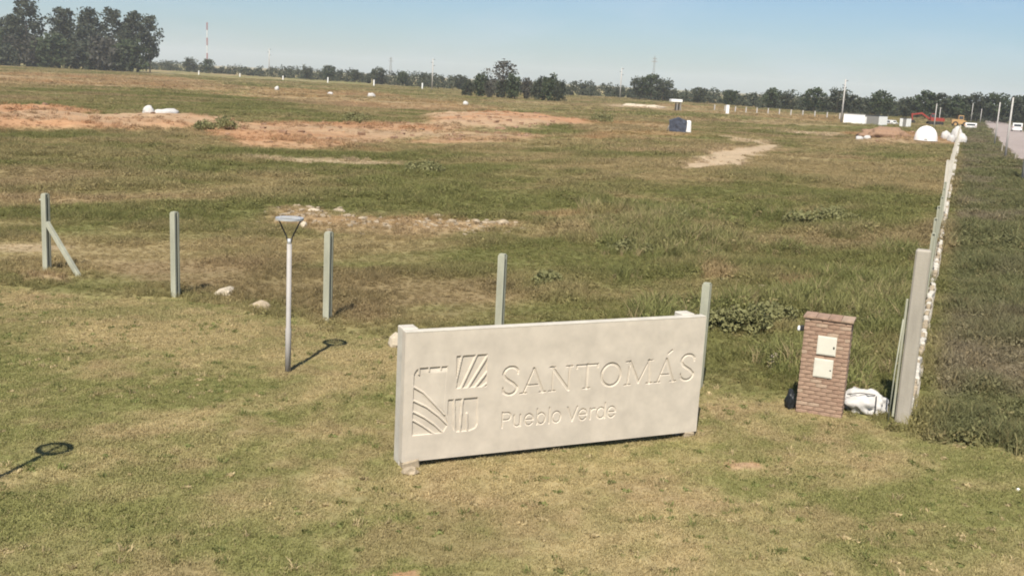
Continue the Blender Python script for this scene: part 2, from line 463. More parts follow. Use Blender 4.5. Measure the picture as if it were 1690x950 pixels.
def tuft(n, hmin, hmax, wid, spread, lean, seed, head=False):
    r = np.random.default_rng(seed); v = []; f = []
    for i in range(n):
        ang = r.random() * 6.283; rr = spread * math.sqrt(r.random())
        bx, by = rr * math.cos(ang), rr * math.sin(ang)
        h = hmin + (hmax - hmin) * r.random(); la = r.random() * 6.283; ln = lean * h * (.3 + r.random())
        wa = r.random() * 6.283; dx, dy = wid * math.cos(wa), wid * math.sin(wa)
        k = len(v)
        mx_, my_ = bx + .35 * ln * math.cos(la), by + .35 * ln * math.sin(la)
        tx, ty = bx + ln * math.cos(la), by + ln * math.sin(la)
        v += [(bx - dx, by - dy, -.01), (bx + dx, by + dy, -.01), (mx_ + dx * .8, my_ + dy * .8, h * .6), (mx_ - dx * .8, my_ - dy * .8, h * .6), (tx, ty, h)]
        f += [(k, k + 1, k + 2), (k, k + 2, k + 3), (k + 3, k + 2, k + 4)]
    return mesh_np('tuft', v, f, M_BLADE)
def broadleaf(n, rad, h, leaf, seed):
    r = np.random.default_rng(seed); v = []; f = []
    for i in range(n):
        d = r.normal(size=3); d /= np.linalg.norm(d); p = d * rad * r.random() ** .4; p[2] = abs(p[2]) * h / rad
        a = r.normal(size=3); a /= np.linalg.norm(a); b = np.cross(a, r.normal(size=3)); b /= np.linalg.norm(b)
        s = leaf * (.6 + .8 * r.random()); k = len(v)
        v += [p - a * s, p + b * s * .45, p + a * s, p - b * s * .45]; f += [(k, k + 1, k + 2, k + 3)]
    return mesh_np('weed', v, f, M_BLADE)
def proto_set(name, meshes):
    c = bpy.data.collections.new(name)
    for i, me in enumerate(meshes):
        o = bpy.data.objects.new('%s_%02d' % (name, i), me); c.objects.link(o)
    return c
def scatter(name, label, cat, coll, pts, col, sc, nvar, tilt=0.12):
    n = len(pts)
    me = bpy.data.meshes.new(name); me.vertices.add(n); me.vertices.foreach_set('co', pts.astype(np.float32).ravel())
    a = me.attributes.new('col', 'FLOAT_COLOR', 'POINT'); a.data.foreach_set('color', np.concatenate([col, np.ones((n, 1))], 1).astype(np.float32).ravel())
    a = me.attributes.new('sc', 'FLOAT_VECTOR', 'POINT'); a.data.foreach_set('vector', sc.astype(np.float32).ravel())
    rot = np.stack([RNG.normal(0, tilt, n), RNG.normal(0, tilt, n), RNG.random(n) * 6.283], 1)
    a = me.attributes.new('rot', 'FLOAT_VECTOR', 'POINT'); a.data.foreach_set('vector', rot.astype(np.float32).ravel())
    a = me.attributes.new('vi', 'INT', 'POINT'); a.data.foreach_set('value', RNG.integers(0, nvar, n).astype(np.int32))
    o = link(name, me); tag(o, label, cat, kind='stuff')
    ng = bpy.data.node_groups.new(name, 'GeometryNodeTree')
    ng.interface.new_socket('Geometry', in_out='INPUT', socket_type='NodeSocketGeometry'); ng.interface.new_socket('Geometry', in_out='OUTPUT', socket_type='NodeSocketGeometry')
    N = ng.nodes; gi = N.new('NodeGroupInput'); go = N.new('NodeGroupOutput'); ip = N.new('GeometryNodeInstanceOnPoints')
    ci = N.new('GeometryNodeCollectionInfo'); ci.inputs['Collection'].default_value = coll; ci.inputs['Separate Children'].default_value = True; ci.inputs['Reset Children'].default_value = True
    def na(nm, ty):
        q = N.new('GeometryNodeInputNamedAttribute'); q.data_type = ty; q.inputs['Name'].default_value = nm; return q.outputs['Attribute']
    ip.inputs['Pick Instance'].default_value = True
    lk = ng.links.new
    lk(gi.outputs[0], ip.inputs['Points']); lk(ci.outputs[0], ip.inputs['Instance']); lk(na('vi', 'INT'), ip.inputs['Instance Index'])
    e2r = N.new('FunctionNodeEulerToRotation'); lk(na('rot', 'FLOAT_VECTOR'), e2r.inputs[0]); lk(e2r.outputs[0], ip.inputs['Rotation'])
    lk(na('sc', 'FLOAT_VECTOR'), ip.inputs['Scale']); lk(ip.outputs[0], go.inputs[0])
    md = o.modifiers.new('scatter', 'NODES'); md.node_group = ng
    return o
def sample(n, y0, y1, k=0.60, pad=4.0):
    """random places in the ground wedge between two distances, even per area"""
    y = np.sqrt(RNG.random(n) * (y1 ** 2 - y0 ** 2) + y0 ** 2); x = (RNG.random(n) * 2 - 1) * (k * y + pad)
    return x, y
def cover(x, y):
    c, m, lw, wv = ground_colour(x, y); a, b = to_ab(x, y)
    keep = RNG.random(len(x)) > np.clip(0.95 * m['dirt'] + 1.1 * m['sand'], 0, .985)
    keep &= ~((a > 6.3) & (a < 14.8) & (b > 4))
    keep &= ~((np.abs(a + .0) < .16) & (b > -.2))
    # grass itself keeps a plant colour where soil shows round it
    return c, m, lw, keep
lawn_c = proto_set('lawn_tuft', [tuft(18, .010, .034, .0045, .085, 1.1, s) for s in range(6)])
x, y = sample(150000, 10.2, 28, .56, 2.5)
c, m, lw, keep = cover(x, y); keep &= lw > .5
x, y, c = x[keep], y[keep], c[keep]
c = c * (0.78 + .5 * RNG.random(len(x)))[:, None]
dryb = RNG.random(len(x)) < .10; c[dryb] = c[dryb] * .5 + np.array([.20, .16, .085])
s = (.65 + .7 * RNG.random(len(x))) * (0.8 + .5 * fbm(x, y, 1.2, 3, 1, 50))
scatter('lawn_grass', 'short mown grass with dry straw patches around the sign', 'grass', lawn_c, np.stack([x, y, height(x, y)], 1), c, np.stack([s, s, s * .9], 1), 6)

field_c = proto_set('field_tuft', [tuft(26, .10, .30, .006, .16, .7, 20 + q) for q in range(4)] + [broadleaf(60, .16, .16, .035, 30), broadleaf(70, .2, .22, .04, 31)])
def field_zone(name, label, n, y0, y1, smul, k=.6, zmul=1.0):
    x, y = sample(n, y0, y1, k)
    c, m, lw, keep = cover(x, y); keep &= lw < .5
    x, y, c = x[keep], y[keep], c[keep]
    t = RNG.random(len(x))
    c = c * (.72 + .56 * t)[:, None]
    d = RNG.random(len(x)) < .12; c[d] = c[d] * .6 + np.array([.12, .092, .045])
    clump = sstep(.38, .68, fbm(x, y, 2.2 * max(1, y0 / 40), 3, 1.4, 61))
    a, b = to_ab(x, y)
    s = smul * (.55 + .6 * RNG.random(len(x)) + .6 * clump) * (.42 + .58 * np.maximum(sstep(.3, 9, b) * sstep(-20, -2, a), sstep(2, 22, b) * .75 + (a > .2) * .7))
    scatter(name, label, 'grass', field_c, np.stack([x, y, height(x, y) - .01], 1), c, np.stack([s, s, s * zmul * (.55 + .6 * clump)], 1), 6)
field_zone('meadow_grass', 'rough weedy grass just beyond the fence posts', 76000, 12.5, 42, 1.0)
field_zone('meadow_grass', 'olive field grass in the middle distance', 110000, 42, 95, 1.35, .6, .75)
field_zone('meadow_grass', 'far field grass between the orange earth banks', 110000, 95, 210, 2.2, .62, .5)
field_zone('meadow_grass', 'farthest grass running up to the tree line', 80000, 210, 520, 4.6, .62, .32)

rosette_c = proto_set('rosette', [broadleaf(26, .07, .03, .028, 70 + q) for q in range(3)] + [tuft(22, .03, .085, .006, .07, 1.0, 80 + q) for q in range(3)])
x, y = sample(4500, 10.2, 27, .56, 2.5)
c, m, lw, keep = cover(x, y); keep &= (lw > .5) & (fbm(x, y, 1.6, 3, 1, 90) + .25 * RNG.random(len(x)) > .58)
x, y, c = x[keep], y[keep], c[keep]
lush = (RNG.random(len(x)) < .6)[:, None]
c = np.where(lush, np.array([.172, .185, .064]), np.array([.42, .335, .18])) * (.75 + .5 * RNG.random(len(x)))[:, None]
s = .5 + .9 * RNG.random(len(x))
scatter('lawn_weeds', 'small weeds and dry tufts dotted over the mown lawn', 'weeds', rosette_c, np.stack([x, y, height(x, y)], 1), c, np.stack([s, s, s], 1), 6)
tall_c = proto_set('tall_weed', [tuft(30, .25, .62, .007, .14, .55, 90 + q) for q in range(4)] + [broadleaf(110, .2, .42, .035, 96 + q) for q in range(2)])
x = RNG.uniform(3.2, 16, 16000); y = RNG.uniform(20.5, 52, 16000)
c, m, lw, keep = cover(x, y); a, b = to_ab(x, y)
keep &= (lw < .5) & (a < -.3) & (b > .5) & (fbm(x, y, 2.6, 4, 1.3, 91) > .47)
x, y, c = x[keep], y[keep], c[keep]
c = (c * .55 + np.array([.085, .092, .032])) * (.7 + .6 * RNG.random(len(x)))[:, None]
dr = RNG.random(len(x)) < .14; c[dr] = np.array([.36, .285, .15])
s = (.5 + .7 * RNG.random(len(x))) * (.55 + .9 * sstep(.47, .62, fbm(x, y, 2.6, 4, 1.3, 91)))
scatter('tall_weeds', 'taller mixed green weeds behind the brick pier and the right end of the sign', 'weeds', tall_c, np.stack([x, y, height(x, y) - .01], 1), c, np.stack([s, s, s * .85], 1), 6)

# ---------------------------------------------------------------- materials of the things
M_CONC = material("cast_concrete", (.58, .515, .42), .9, .11, 2.4, bump=.25, bscale=70)
M_CONC_W = material("whitewashed_concrete", (.56, .52, .44), .9, .12, 3.0, bump=.2)
M_POST = material("greenish_concrete", (.385, .385, .295), .9, .16, 5.0, bump=.25, bscale=30, streak=True)
M_POSTG = material("grey_concrete", (.37, .335, .275), .9, .15, 4.0, bump=.25, bscale=30, streak=True)
M_BRICK = [material('fired_brick', c, .92, .22, 9.0, bump=.4, bscale=50) for c in ((.35, .235, .165), (.37, .25, .175), (.33, .215, .15), (.41, .30, .215))]
M_MORTAR = material('mortar', (.35, .24, .17), .95, .2, 12, bump=.4)
M_CREAM = material('cream_enamel', (.64, .61, .51), .5, .06, 4)
M_DARK = material('dark_steel', (.035, .035, .035), .5, .2, 9)
M_GREYM = material('galvanised_steel', (.50, .50, .49), .42, .12, 9, spec=.5, metal=.3)
M_POLEP = material('painted_pole', (.40, .375, .345), .6, .08, 5)
M_WHITE = material('white_paint', (.80, .79, .76), .6, .05, 3)
M_SACK = material('white_woven_sack', (.54, .52, .49), .8, .14, 6, bump=.5, bscale=9)
M_BLACKBAG = material('black_plastic', (.022, .024, .026), .45, .2, 6)
M_STONE = material('pale_rubble', (.40, .325, .225), .95, .25, 5, bump=.5, bscale=20)
M_SOIL = material('bare_soil', (.30, .19, .12), .97, .2, 4, bump=.6, bscale=15)
M_TARP = material('blue_black_tarp', (.075, .085, .115), .5, .35, 3)
M_RED = material('red_machine_paint', (.30, .05, .035), .5, .1, 3)
M_YEL = material('tan_machine_paint', (.48, .29, .12), .5, .12, 3)
M_RUB = material('black_rubber', (.03, .03, .03), .8, .1, 6)
M_PANE = material('tinted_glass', (.05, .06, .07), .12, .05, 2, spec=.6)
M_GREYP = material('grey_panel', (.25, .24, .22), .7, .1, 3)
M_LIGHT = material('clear_lens', (.7, .7, .68), .25, .05, 5)
M_BARK = material('bark', (.13, .10, .08), .95, .25, 6)
M_REDW = material('mast_red', (.38, .06, .05), .6, .05, 3)
M_DOME = material('dome_fabric', (.82, .77, .73), .7, .05, 3)
M_STRAW = material('dry_stem', (.34, .27, .15), .9, .15, 5)

# ---------------------------------------------------------------- the concrete sign
SA = np.array([4.88, 2.27]); SA = SA / np.linalg.norm(SA)
SP0 = np.array([-1.48, 15.65]) + SA * -0.10
sign = empty('monument_sign', (SP0[0], SP0[1], 0.0), math.atan2(SA[1], SA[0]))
tag(sign, 'wide cast concrete sign reading SANTOMÁS Pueblo Verde on the lawn', 'sign')
PL, PB, PT, PTH = 5.46, 0.10, 2.16, 0.15      # panel length, bottom, top, thickness; local x along, y to the back, z up
STEP = 0.0085
ns_, nt_ = int(PL / STEP) + 1, int((PT - PB) / STEP) + 1
ss = np.linspace(0, PL, ns_); ts = np.linspace(PB, PT, nt_)
SX, TZ = np.meshgrid(ss, ts)
U_ = SX - 0.10                                # design coordinate measured from the left edge mark
depth = np.zeros(SX.shape); ident = np.zeros(SX.shape, int)
def segd(pts, region=None):
    d = np.full(SX.shape, 9.0)
    for (ax, ay), (bx, by) in zip(pts[:-1], pts[1:]):
        x0, x1 = min(ax, bx) - .12, max(ax, bx) + .12; y0, y1 = min(ay, by) - .12, max(ay, by) + .12
        i0, i1 = np.searchsorted(ss - .10, [x0, x1]); j0, j1 = np.searchsorted(ts, [y0, y1])
        sl = (slice(j0, j1), slice(i0, i1))
        wx, wy = U_[sl] - ax, TZ[sl] - ay; ex, ey = bx - ax, by - ay
        t = np.clip((wx * ex + wy * ey) / (ex * ex + ey * ey + 1e-9), 0, 1)
        d[sl] = np.minimum(d[sl], np.hypot(wx - ex * t, wy - ey * t))
    return d
def arc(cx, cy, rx, ry, a0, a1, n=18):
    return [(cx + rx * math.cos(R(a0 + (a1 - a0) * i / n)), cy + ry * math.sin(R(a0 + (a1 - a0) * i / n))) for i in range(n + 1)]
GLYPH = 0
def engrave(strokes, dep):
    """strokes: (points, half width)"""
    global GLYPH
    GLYPH += 1
    for pts, w in strokes:
        d = segd(pts)
        k = np.clip((w - d) / 0.006 + .5, 0, 1)
        depth[...] = np.maximum(depth, k * dep)
        ident[d < w] = GLYPH
B0, C0 = 1.06, 1.46
TK, TN = .022, .012
def ser(x, y, w=.055): return ([(x - w, y), (x + w, y)], TN)
def let_S(x0, x1):
    cx = (x0 + x1) / 2; w = (x1 - x0) / 2
    up_ = arc(cx + .01, 1.40, w * .92, .115, 25, 190)
    mid = [up_[-1], (cx - w * .55, 1.325), (cx + w * .45, 1.235), (cx + w * .86, 1.17)]
    lo_ = arc(cx - .005, 1.165, w * .90, .105, 5, -150)
    return [(up_, .021), (mid, TK), (lo_, .021), ([up_[0], (up_[0][0] + .004, up_[0][1] - .05)], TN), ([lo_[-1], (lo_[-1][0] - .01, lo_[-1][1] + .06)], TN)]
def let_A(x0, x1):
    c = (x0 + x1) / 2
    return [([(x0 + .05, B0), (c, C0)], TN), ([(c, C0), (x1 - .05, B0)], TK), ([(x0 + .12, B0 + .13), (x1 - .13, B0 + .13)], TN), ser(x0 + .05, B0), ser(x1 - .05, B0)]
def let_N(x0, x1):
    return [([(x0 + .05, B0), (x0 + .05, C0)], TN), ([(x0 + .03, C0), (x1 - .05, B0)], TK), ([(x1 - .05, B0), (x1 - .05, C0)], TN), ser(x0 + .04, C0, .045), ser(x1 - .05, C0), ser(x0 + .05, B0)]
def let_T(x0, x1):
    c = (x0 + x1) / 2
    return [([(x0, C0), (x1, C0)], .016), ([(c, C0), (c, B0)], TK), ser(c, B0, .06), ([(x0, C0), (x0, C0 - .05)], TN), ([(x1, C0), (x1, C0 - .05)], TN)]
def let_O(x0, x1): return [(arc((x0 + x1) / 2, 1.26, (x1 - x0) / 2 - .02, .19, 0, 360, 40), .022)]
def let_M(x0, x1):
    c = (x0 + x1) / 2
    return [([(x0 + .06, B0), (x0 + .09, C0)], TN), ([(x0 + .09, C0), (c, B0 + .03)], TK), ([(c, B0 + .03), (x1 - .09, C0)], TN), ([(x1 - .09, C0), (x1 - .06, B0)], TK), ser(x0 + .06, C0, .045), ser(x1 - .06, C0, .045), ser(x0 + .06, B0), ser(x1 - .06, B0)]
for fn, a, b in ((let_S, 1.55, 1.83), (let_A, 1.88, 2.33), (let_N, 2.40, 2.80), (let_T, 2.89, 3.28), (let_O, 3.34, 3.74), (let_M, 3.81, 4.36), (let_A, 4.41, 4.83), (let_S, 4.91, 5.20)):
    st = fn(a, b)
    if a == 4.41: st = st + [([(4.645, 1.555), (4.72, 1.61)], .016)]
    engrave(st, .021)
b0, xh, as_ = .515, .70, .775
w_ = .0135
ec = lambda cx, ry=.0925: arc(cx, (b0 + xh) / 2, .075, ry, 0, 360, 28)
def let_e(cx): return [(arc(cx, .6075, .075, .0925, 0, 320, 26), w_), ([(cx - .07, .6075), (cx + .075, .6075)], .011)]
small = [
    [([(1.585, b0), (1.585, .765)], w_), ([(1.585, .755), (1.665, .755)] + arc(1.665, .695, .065, .06, 90, -90) + [(1.585, .635)], w_)],
    [([(1.79, xh), (1.79, .58)] + arc(1.847, .58, .057, .065, 180, 360) + [(1.904, xh)], w_), ([(1.904, .58), (1.904, b0)], w_)],
    let_e(2.058),
    [([(2.205, as_), (2.205, b0)], w_), (ec(2.28), w_)],
    [([(2.425, as_), (2.425, b0)], w_)],
    [(ec(2.56), w_)],
    [([(2.765, .755), (2.855, b0)], w_), ([(2.855, b0), (2.945, .755)], w_)],
    let_e(3.05),
    [([(3.195, xh), (3.195, b0)], w_), (arc(3.262, .62, .067, .075, 170, 70), w_)],
    [(ec(3.395), w_), ([(3.472, as_), (3.472, b0)], w_)],
    let_e(3.60)]
for st in small: engrave(st, .016)
# emblem: three sunk fields crossed by raised ribs
GLYPH += 1
EMB = GLYPH
def sink(poly, ribs, rw, fade=None):
    sdp = poly_sd(U_.ravel(), TZ.ravel(), poly).reshape(U_.shape)
    k = np.clip(-sdp / 0.006 + .5, 0, 1)
    for pts in ribs: k = np.minimum(k, np.clip((segd(pts) - rw) / 0.006 + .5, 0, 1))
    depth[...] = np.maximum(depth, k * .024 * (1 if fade is None else fade))
    ident[k > .5] = EMB
leaf = [(.06, .52), (.06, 1.47)] + [(.06 + .11 - .11 * math.cos(R(q)), 1.49 + .11 * math.sin(R(q))) for q in range(0, 91, 15)] + [(.60, 1.60), (.585, 1.30), (.57, .90), (.645, .65), (.57, .52)]
sink(leaf, [[(.055, 1.31), (.217, 1.205), (.375, 1.045), (.58, .82)], [(.055, 1.09), (.277, .97), (.486, .803), (.66, .63)],
            [(.05, .915), (.249, .80), (.423, .667), (.59, .505)], [(.05, .78), (.221, .67), (.43, .51)],
            [(.135, 1.62), (.14, 1.50)], [(.30, 1.62), (.305, 1.54)], [(.495, 1.62), (.50, 1.55)]], .013,
     1 - .9 * sstep(.10, .48, U_) * sstep(-.02, .05, TZ - (1.33 - .86 * U_)) * sstep(1.585, 1.50, TZ))
sink([(.752, 1.75), (1.27, 1.75), (1.28, 1.225), (.757, 1.23)], [[(.845, 1.77), (.76, 1.34), (.75, 1.2)], [(1.096, 1.77), (.84, 1.21)], [(1.285, 1.74), (.96, 1.22)], [(1.28, 1.46), (1.075, 1.21)], [(1.29, 1.28), (1.20, 1.21)]], .015)
sink([(.637, 1.055), (1.138, 1.055), (1.155, .62), (1.12, .55), (1.02, .515), (.772, .515), (.70, .64), (.639, .81)], [[(.739, 1.08), (.775, .50)], [(.886, 1.08), (.86, .50)], [(.968, .80), (.985, .50)]], .015)

wob = (fbm(SX.ravel() * 1.0, TZ.ravel(), .9, 3).reshape(SX.shape) - .5) * .006
wob = wob * sstep(0, .08, SX) * sstep(PL, PL - .08, SX) * sstep(PB, PB + .08, TZ) * sstep(PT, PT - .08, TZ)
yy = depth + wob
idg = np.arange(ns_ * nt_).reshape(nt_, ns_)
pf = np.stack([idg[:-1, :-1], idg[:-1, 1:], idg[1:, 1:], idg[1:, :-1]], -1).reshape(-1, 4)
pv = np.stack([SX.ravel(), yy.ravel(), TZ.ravel()], 1)
fid = np.maximum.reduce([ident.ravel()[pf[:, q]] for q in range(4)])
fall = np.min(np.stack([ident.ravel()[pf[:, q]] for q in range(4)]), 0)
fid = np.where(fall == 0, 0, fid)             # sloping edge faces stay with the panel
def face_subset(sel):
    q = pf[sel]; u, inv = np.unique(q, return_inverse=True)
    return pv[u], inv.reshape(-1, 4)
v_, f_ = face_subset(fid == 0)
n0 = len(v_)
# closed slab behind the moulded face
sv = [(0, .0, PB), (PL, .0, PB), (PL, PTH, PB), (0, PTH, PB), (0, .0, PT), (PL, .0, PT), (PL, PTH, PT), (0, PTH, PT)]
sf = [(0, 3, 2, 1), (4, 5, 6, 7), (3, 7, 6, 2), (0, 4, 7, 3), (1, 2, 6, 5)]
edge_fix = np.array(sv, float)
panel = link('panel', mesh_np('panel', np.concatenate([v_, edge_fix]), np.concatenate([f_, np.array(sf) + n0]), M_CONC), sign)
for gid in range(1, GLYPH + 1):
    v_, f_ = face_subset(fid == gid)
    if len(f_): link('emblem' if gid == EMB else 'letter', mesh_np('engraved', v_, f_, M_CONC), sign)
# posts behind the panel's ends, capping strip, feet
for xx in (.13, PL - .27):
    MB().box((xx, PTH + .12, 1.09), (.25, .26, 2.22), bev=.012).build('post', M_CONC_W, sign)
MB().box((PL / 2, PTH / 2, PT + .012), (PL - .004, PTH - .004, .024), bev=.006).build('coping', M_CONC_W, sign)
MB().box((.16, .06, .035), (.30, .20, .15), bev=.02, jit=.02, rot=Matrix.Rotation(R(-6), 3, 'Y')).build('foot_block', M_STONE, sign)
MB().box((PL - .14, .08, .03), (.20, .18, .135), bev=.02, jit=.02).build('foot_block', M_STONE, sign)
lump('broken_block', (.26, .18, .12), 4, M_STONE, loc=on((-1.42, 15.42)), sub=2, amp=.35, smooth=False)
tag(bpy.context.scene.objects['broken_block'], 'small broken lump of concrete below the left foot of the sign', 'rubble')

# ---------------------------------------------------------------- fence posts
def h_profile(w, d, gw=.065, gd=.06):
    w2, d2, g2 = w / 2, d / 2, gw / 2
    return [(-w2, -d2), (w2, -d2), (w2, -g2), (w2 - gd, -g2), (w2 - gd, g2), (w2, g2), (w2, d2), (-w2, d2), (-w2, g2), (-w2 + gd, g2), (-w2 + gd, -g2), (-w2, -g2)]
def h_post_mesh(h, w=.16, d=.17, mat=None):
    m = MB(); m.prism(h_profile(w, d), -.2, h, 'z')
    m.prism([(-w / 2 * .82, -d / 2 * .82), (w / 2 * .82, -d / 2 * .82), (w / 2 * .82, d / 2 * .82), (-w / 2 * .82, d / 2 * .82)], h, h + .03, 'z')
    return m.mesh('slotted_post', mat or M_POST)
FP = [((-13.12, 29.32), 2.16, 'slotted concrete corner post held by a leaning strut, leftmost of the fence posts'),
      ((-8.76, 27.04), 2.20, 'slotted greenish concrete fence post between the corner post and the lamp'),
      ((-4.46, 25.21), 2.16, 'slotted greenish concrete fence post just right of the lamp post'),
      ((-0.24, 23.36), 2.16, 'slotted concrete fence post rising behind the middle of the sign'),
      ((3.92, 21.03), 2.16, 'slotted concrete fence post rising behind the right end of the sign')]
for i, (p, h, lb) in enumerate(FP):
    root = empty('fence_post', on(p), FRZ + R(random.uniform(-2, 2)))
    root.rotation_euler[1] = R(random.uniform(-.6, .6))
    tag(root, lb, 'fence post', 'front fence posts')
    link('shaft', h_post_mesh(h), root)
    if i == 0:
        MB().box((.62, -.02, .66), (.12, .12, 1.85), rot=Matrix.Rotation(R(-38), 3, 'Y'), bev=.01).build('strut', M_POST, root)
        MB().box((-.13, 0, 2.0), (.16, .05, .05), bev=.008).build('bracket', M_POST, root)

def wall_post(b, h, lb, w=.16, d=.16, mat=None):
    x, y = plot(-.07, b)
    o = link('fence_post', h_post_mesh(h, w, d, mat)); o.location = on((x, y)); o.rotation_euler = (R(random.uniform(-.8, .8)), R(random.uniform(-.8, .8)), FRZ + math.pi / 2)
    tag(o, lb, 'fence post', 'posts along the boundary wall')
NTH = ['first', 'second', 'third', 'fourth', 'fifth', 'sixth', 'seventh', 'eighth', 'ninth', 'tenth', 'eleventh', 'twelfth', 'thirteenth', 'fourteenth', 'fifteenth', 'sixteenth', 'seventeenth', 'eighteenth', 'nineteenth', 'twentieth', 'twenty-first', 'twenty-second', 'twenty-third', 'twenty-fourth', 'twenty-fifth', 'twenty-sixth', 'twenty-seventh', 'twenty-eighth', 'twenty-ninth', 'thirtieth', 'thirty-first', 'thirty-second', 'thirty-third', 'thirty-fourth', 'thirty-fifth', 'thirty-sixth', 'thirty-seventh', 'thirty-eighth', 'thirty-ninth', 'fortieth']
for k in range(40):
    b = 5.2 + 4.7 * k
    wall_post(b, 2.9 if k == 8 else 2.0 if k < 8 else 2.2, 'grey fence post along the low wall, %s behind the tall corner post' % NTH[k], *((.26, .24, M_CONC_W) if k == 8 else (.13, .13, M_POST) if k < 8 else (.26, .16, M_CONC_W)))
# tall corner post
root = empty('corner_post', on((7.54, 19.38)), FRZ)
tag(root, 'tall pale concrete post at the corner beside the brick pier', 'post')
MB().box((0, .05, 1.60), (.27, .22, 3.44), bev=.03).build('shaft', M_POSTG, root)
MB().box((-.175, .13, 1.2), (.05, .05, 2.3), bev=.006).build('flange', M_POST, root)
o = MB().tube([(0, 0, 0), (.03, .05, 1.0), (.06, .03, 2.0)], .014, 8).build('steel_pipe', M_POST)
o.location = on((7.26, 19.34)); tag(o, 'thin upright steel pipe between the white sack and the tall post', 'pipe')

# low boundary wall: rough pale blocks on a footing
wall = empty('boundary_wall', (*plot(.1, 0), 0), FRZ)
tag(wall, 'long low wall of rough pale blocks running from the tall post towards the horizon', 'wall')
blk = []
for q in range(8):
    m = MB(); m.box((0, 0, 0), (.13, .38, .15), bev=.02, jit=.018); blk.append(m.mesh('block', M_CONC_W if q % 2 else M_STONE))
def wall_z(b): x, y = plot(.1, b); return gz(x, y)
k = 0; b = .6; far_mb = MB()
while b < 196:
    ln = random.uniform(.34, .44)
    z = wall_z(b)
    if random.random() > .03:
        if k < 170:
            o = link('block', random.choice(blk), wall, (random.uniform(-.025, .025), b, z + .20 + random.uniform(-.05, .05)), (random.uniform(-.1, .1), random.uniform(-.1, .1), random.uniform(-.12, .12)))
            o.scale = (random.uniform(.8, 1.15), ln / .38, random.uniform(.7, 1.25))
        else:
            far_mb.box((random.uniform(-.03, .03), b, z + .2), (.2, ln * .95, .22), jit=.03)
    k += 1; b += ln + random.uniform(.01, .05)
o = far_mb.build('far_blocks', M_CONC_W, wall); o['kind'] = 'stuff'
m = MB()
for b in np.arange(.4, 196, 3.0): m.box((0, b + 1.5, wall_z(b + 1.5) + .02), (.24, 3.02, .2), jit=.012)
m.build('footing', M_POSTG, wall)

# ---------------------------------------------------------------- brick meter pier
pier = empty('brick_pier', on((5.98, 19.525)), FRZ)
tag(pier, 'brick meter pier with two cream metal doors beside the tall post', 'pier')
PW, PD, RH, NR = .86, .42, .0775, 24
MB().box((0, PD / 2, RH * NR / 2 - .05), (PW - .03, PD - .03, RH * NR + .1)).build('mortar_core', M_MORTAR, pier)
bmesh_full = [MB().box((0, 0, 0), (.205, .10, .066), bev=.006, jit=.003).mesh('brick', mt) for mt in M_BRICK for _ in range(2)]
bmesh_half = [MB().box((0, 0, 0), (.0975, .10, .066), bev=.006, jit=.003).mesh('brick', mt) for mt in M_BRICK]
wts = [3, 3, 3, 3, 2, 2, 1, 1]
for r_ in range(NR):
    z = RH * (r_ + .5)
    for yb in (.05, PD - .05):
        xs = [(-PW / 2 + .1075 + .215 * q, 0) for q in range(4)] if r_ % 2 == 0 else [(-PW / 2 + .05, 1)] + [(-PW / 2 + .215 + .215 * q, 0) for q in range(3)] + [(PW / 2 - .05, 1)]
        for xx, hf in xs:
            me = random.choice(bmesh_half) if hf else random.choices(bmesh_full, wts)[0]
            link('brick', me, pier, (xx, yb + random.uniform(-.003, .003), z), (0, 0, random.uniform(-.01, .01)))
    for sx in (-1, 1):
        link('brick', random.choices(bmesh_full, wts)[0], pier, (sx * (PW / 2 - .05), PD / 2, z), (0, 0, math.pi / 2))
capm = [MB().box((0, 0, 0), (.226, PD + .06, .045), bev=.006, jit=.003).mesh('cap_tile', mt) for mt in M_BRICK]
for q in range(4):
    link('cap_tile', random.choice(capm), pier, (-.345 + .23 * q, PD / 2, RH * NR + .024), (random.uniform(-.012, .012), random.uniform(-.012, .012), 0))
for zc, hh, xo in ((1.375, .36, .02), (.935, .36, -.0)):
    fr = MB().box((xo, -.006, zc), (.35, .03, hh), bev=.004).build('meter_door', M_CREAM, pier)
    MB().box((xo, -.0235, zc), (.315, .008, hh - .035), bev=.003).build('door_leaf', M_CREAM, fr)
    MB().box((xo + .135, -.03, zc - .02), (.028, .012, .045 if zc > 1 else .02), bev=.003).build('lock', M_DARK, fr)
bx_ = MB().box((-PW / 2 - .05, .16, 1.62), (.07, .09, .10), bev=.01).build('side_box', M_DARK, pier)
lump('side_cap', (.06, .06, .10), 3, M_WHITE, parent=bx_, loc=(-PW / 2 - .11, .15, 1.57), sub=2, amp=.05)

# white sack beside the pier, black bag on its other side
sk = empty('bulk_sack', on((7.0, 20.0)), FRZ + .1)
tag(sk, 'slumped white woven sack lying between the brick pier and the tall post', 'sack')
lump('bag', (.84, .62, .42), 2, M_SACK, amp=.36, freq=2.0, sub=4, flat=.45, parent=sk)
MB().tube([(.20, -.33, .05), (.20, -.25, .29), (.20, .02, .41), (.22, .22, .30)], .011, 6).build('strap', M_DARK, sk)
MB().tube([(-.34, -.16, .33), (-.1, -.17, .39), (.18, -.14, .38)], .009, 6).build('strap', M_DARK, sk)
o = lump('rubbish_bag', (.18, .30, .36), 6, M_BLACKBAG, amp=.45, freq=2.2, sub=3, flat=.5, loc=on((5.56, 20.0)))
tag(o, 'dark crumpled plastic bag against the left side of the brick pier', 'bag')

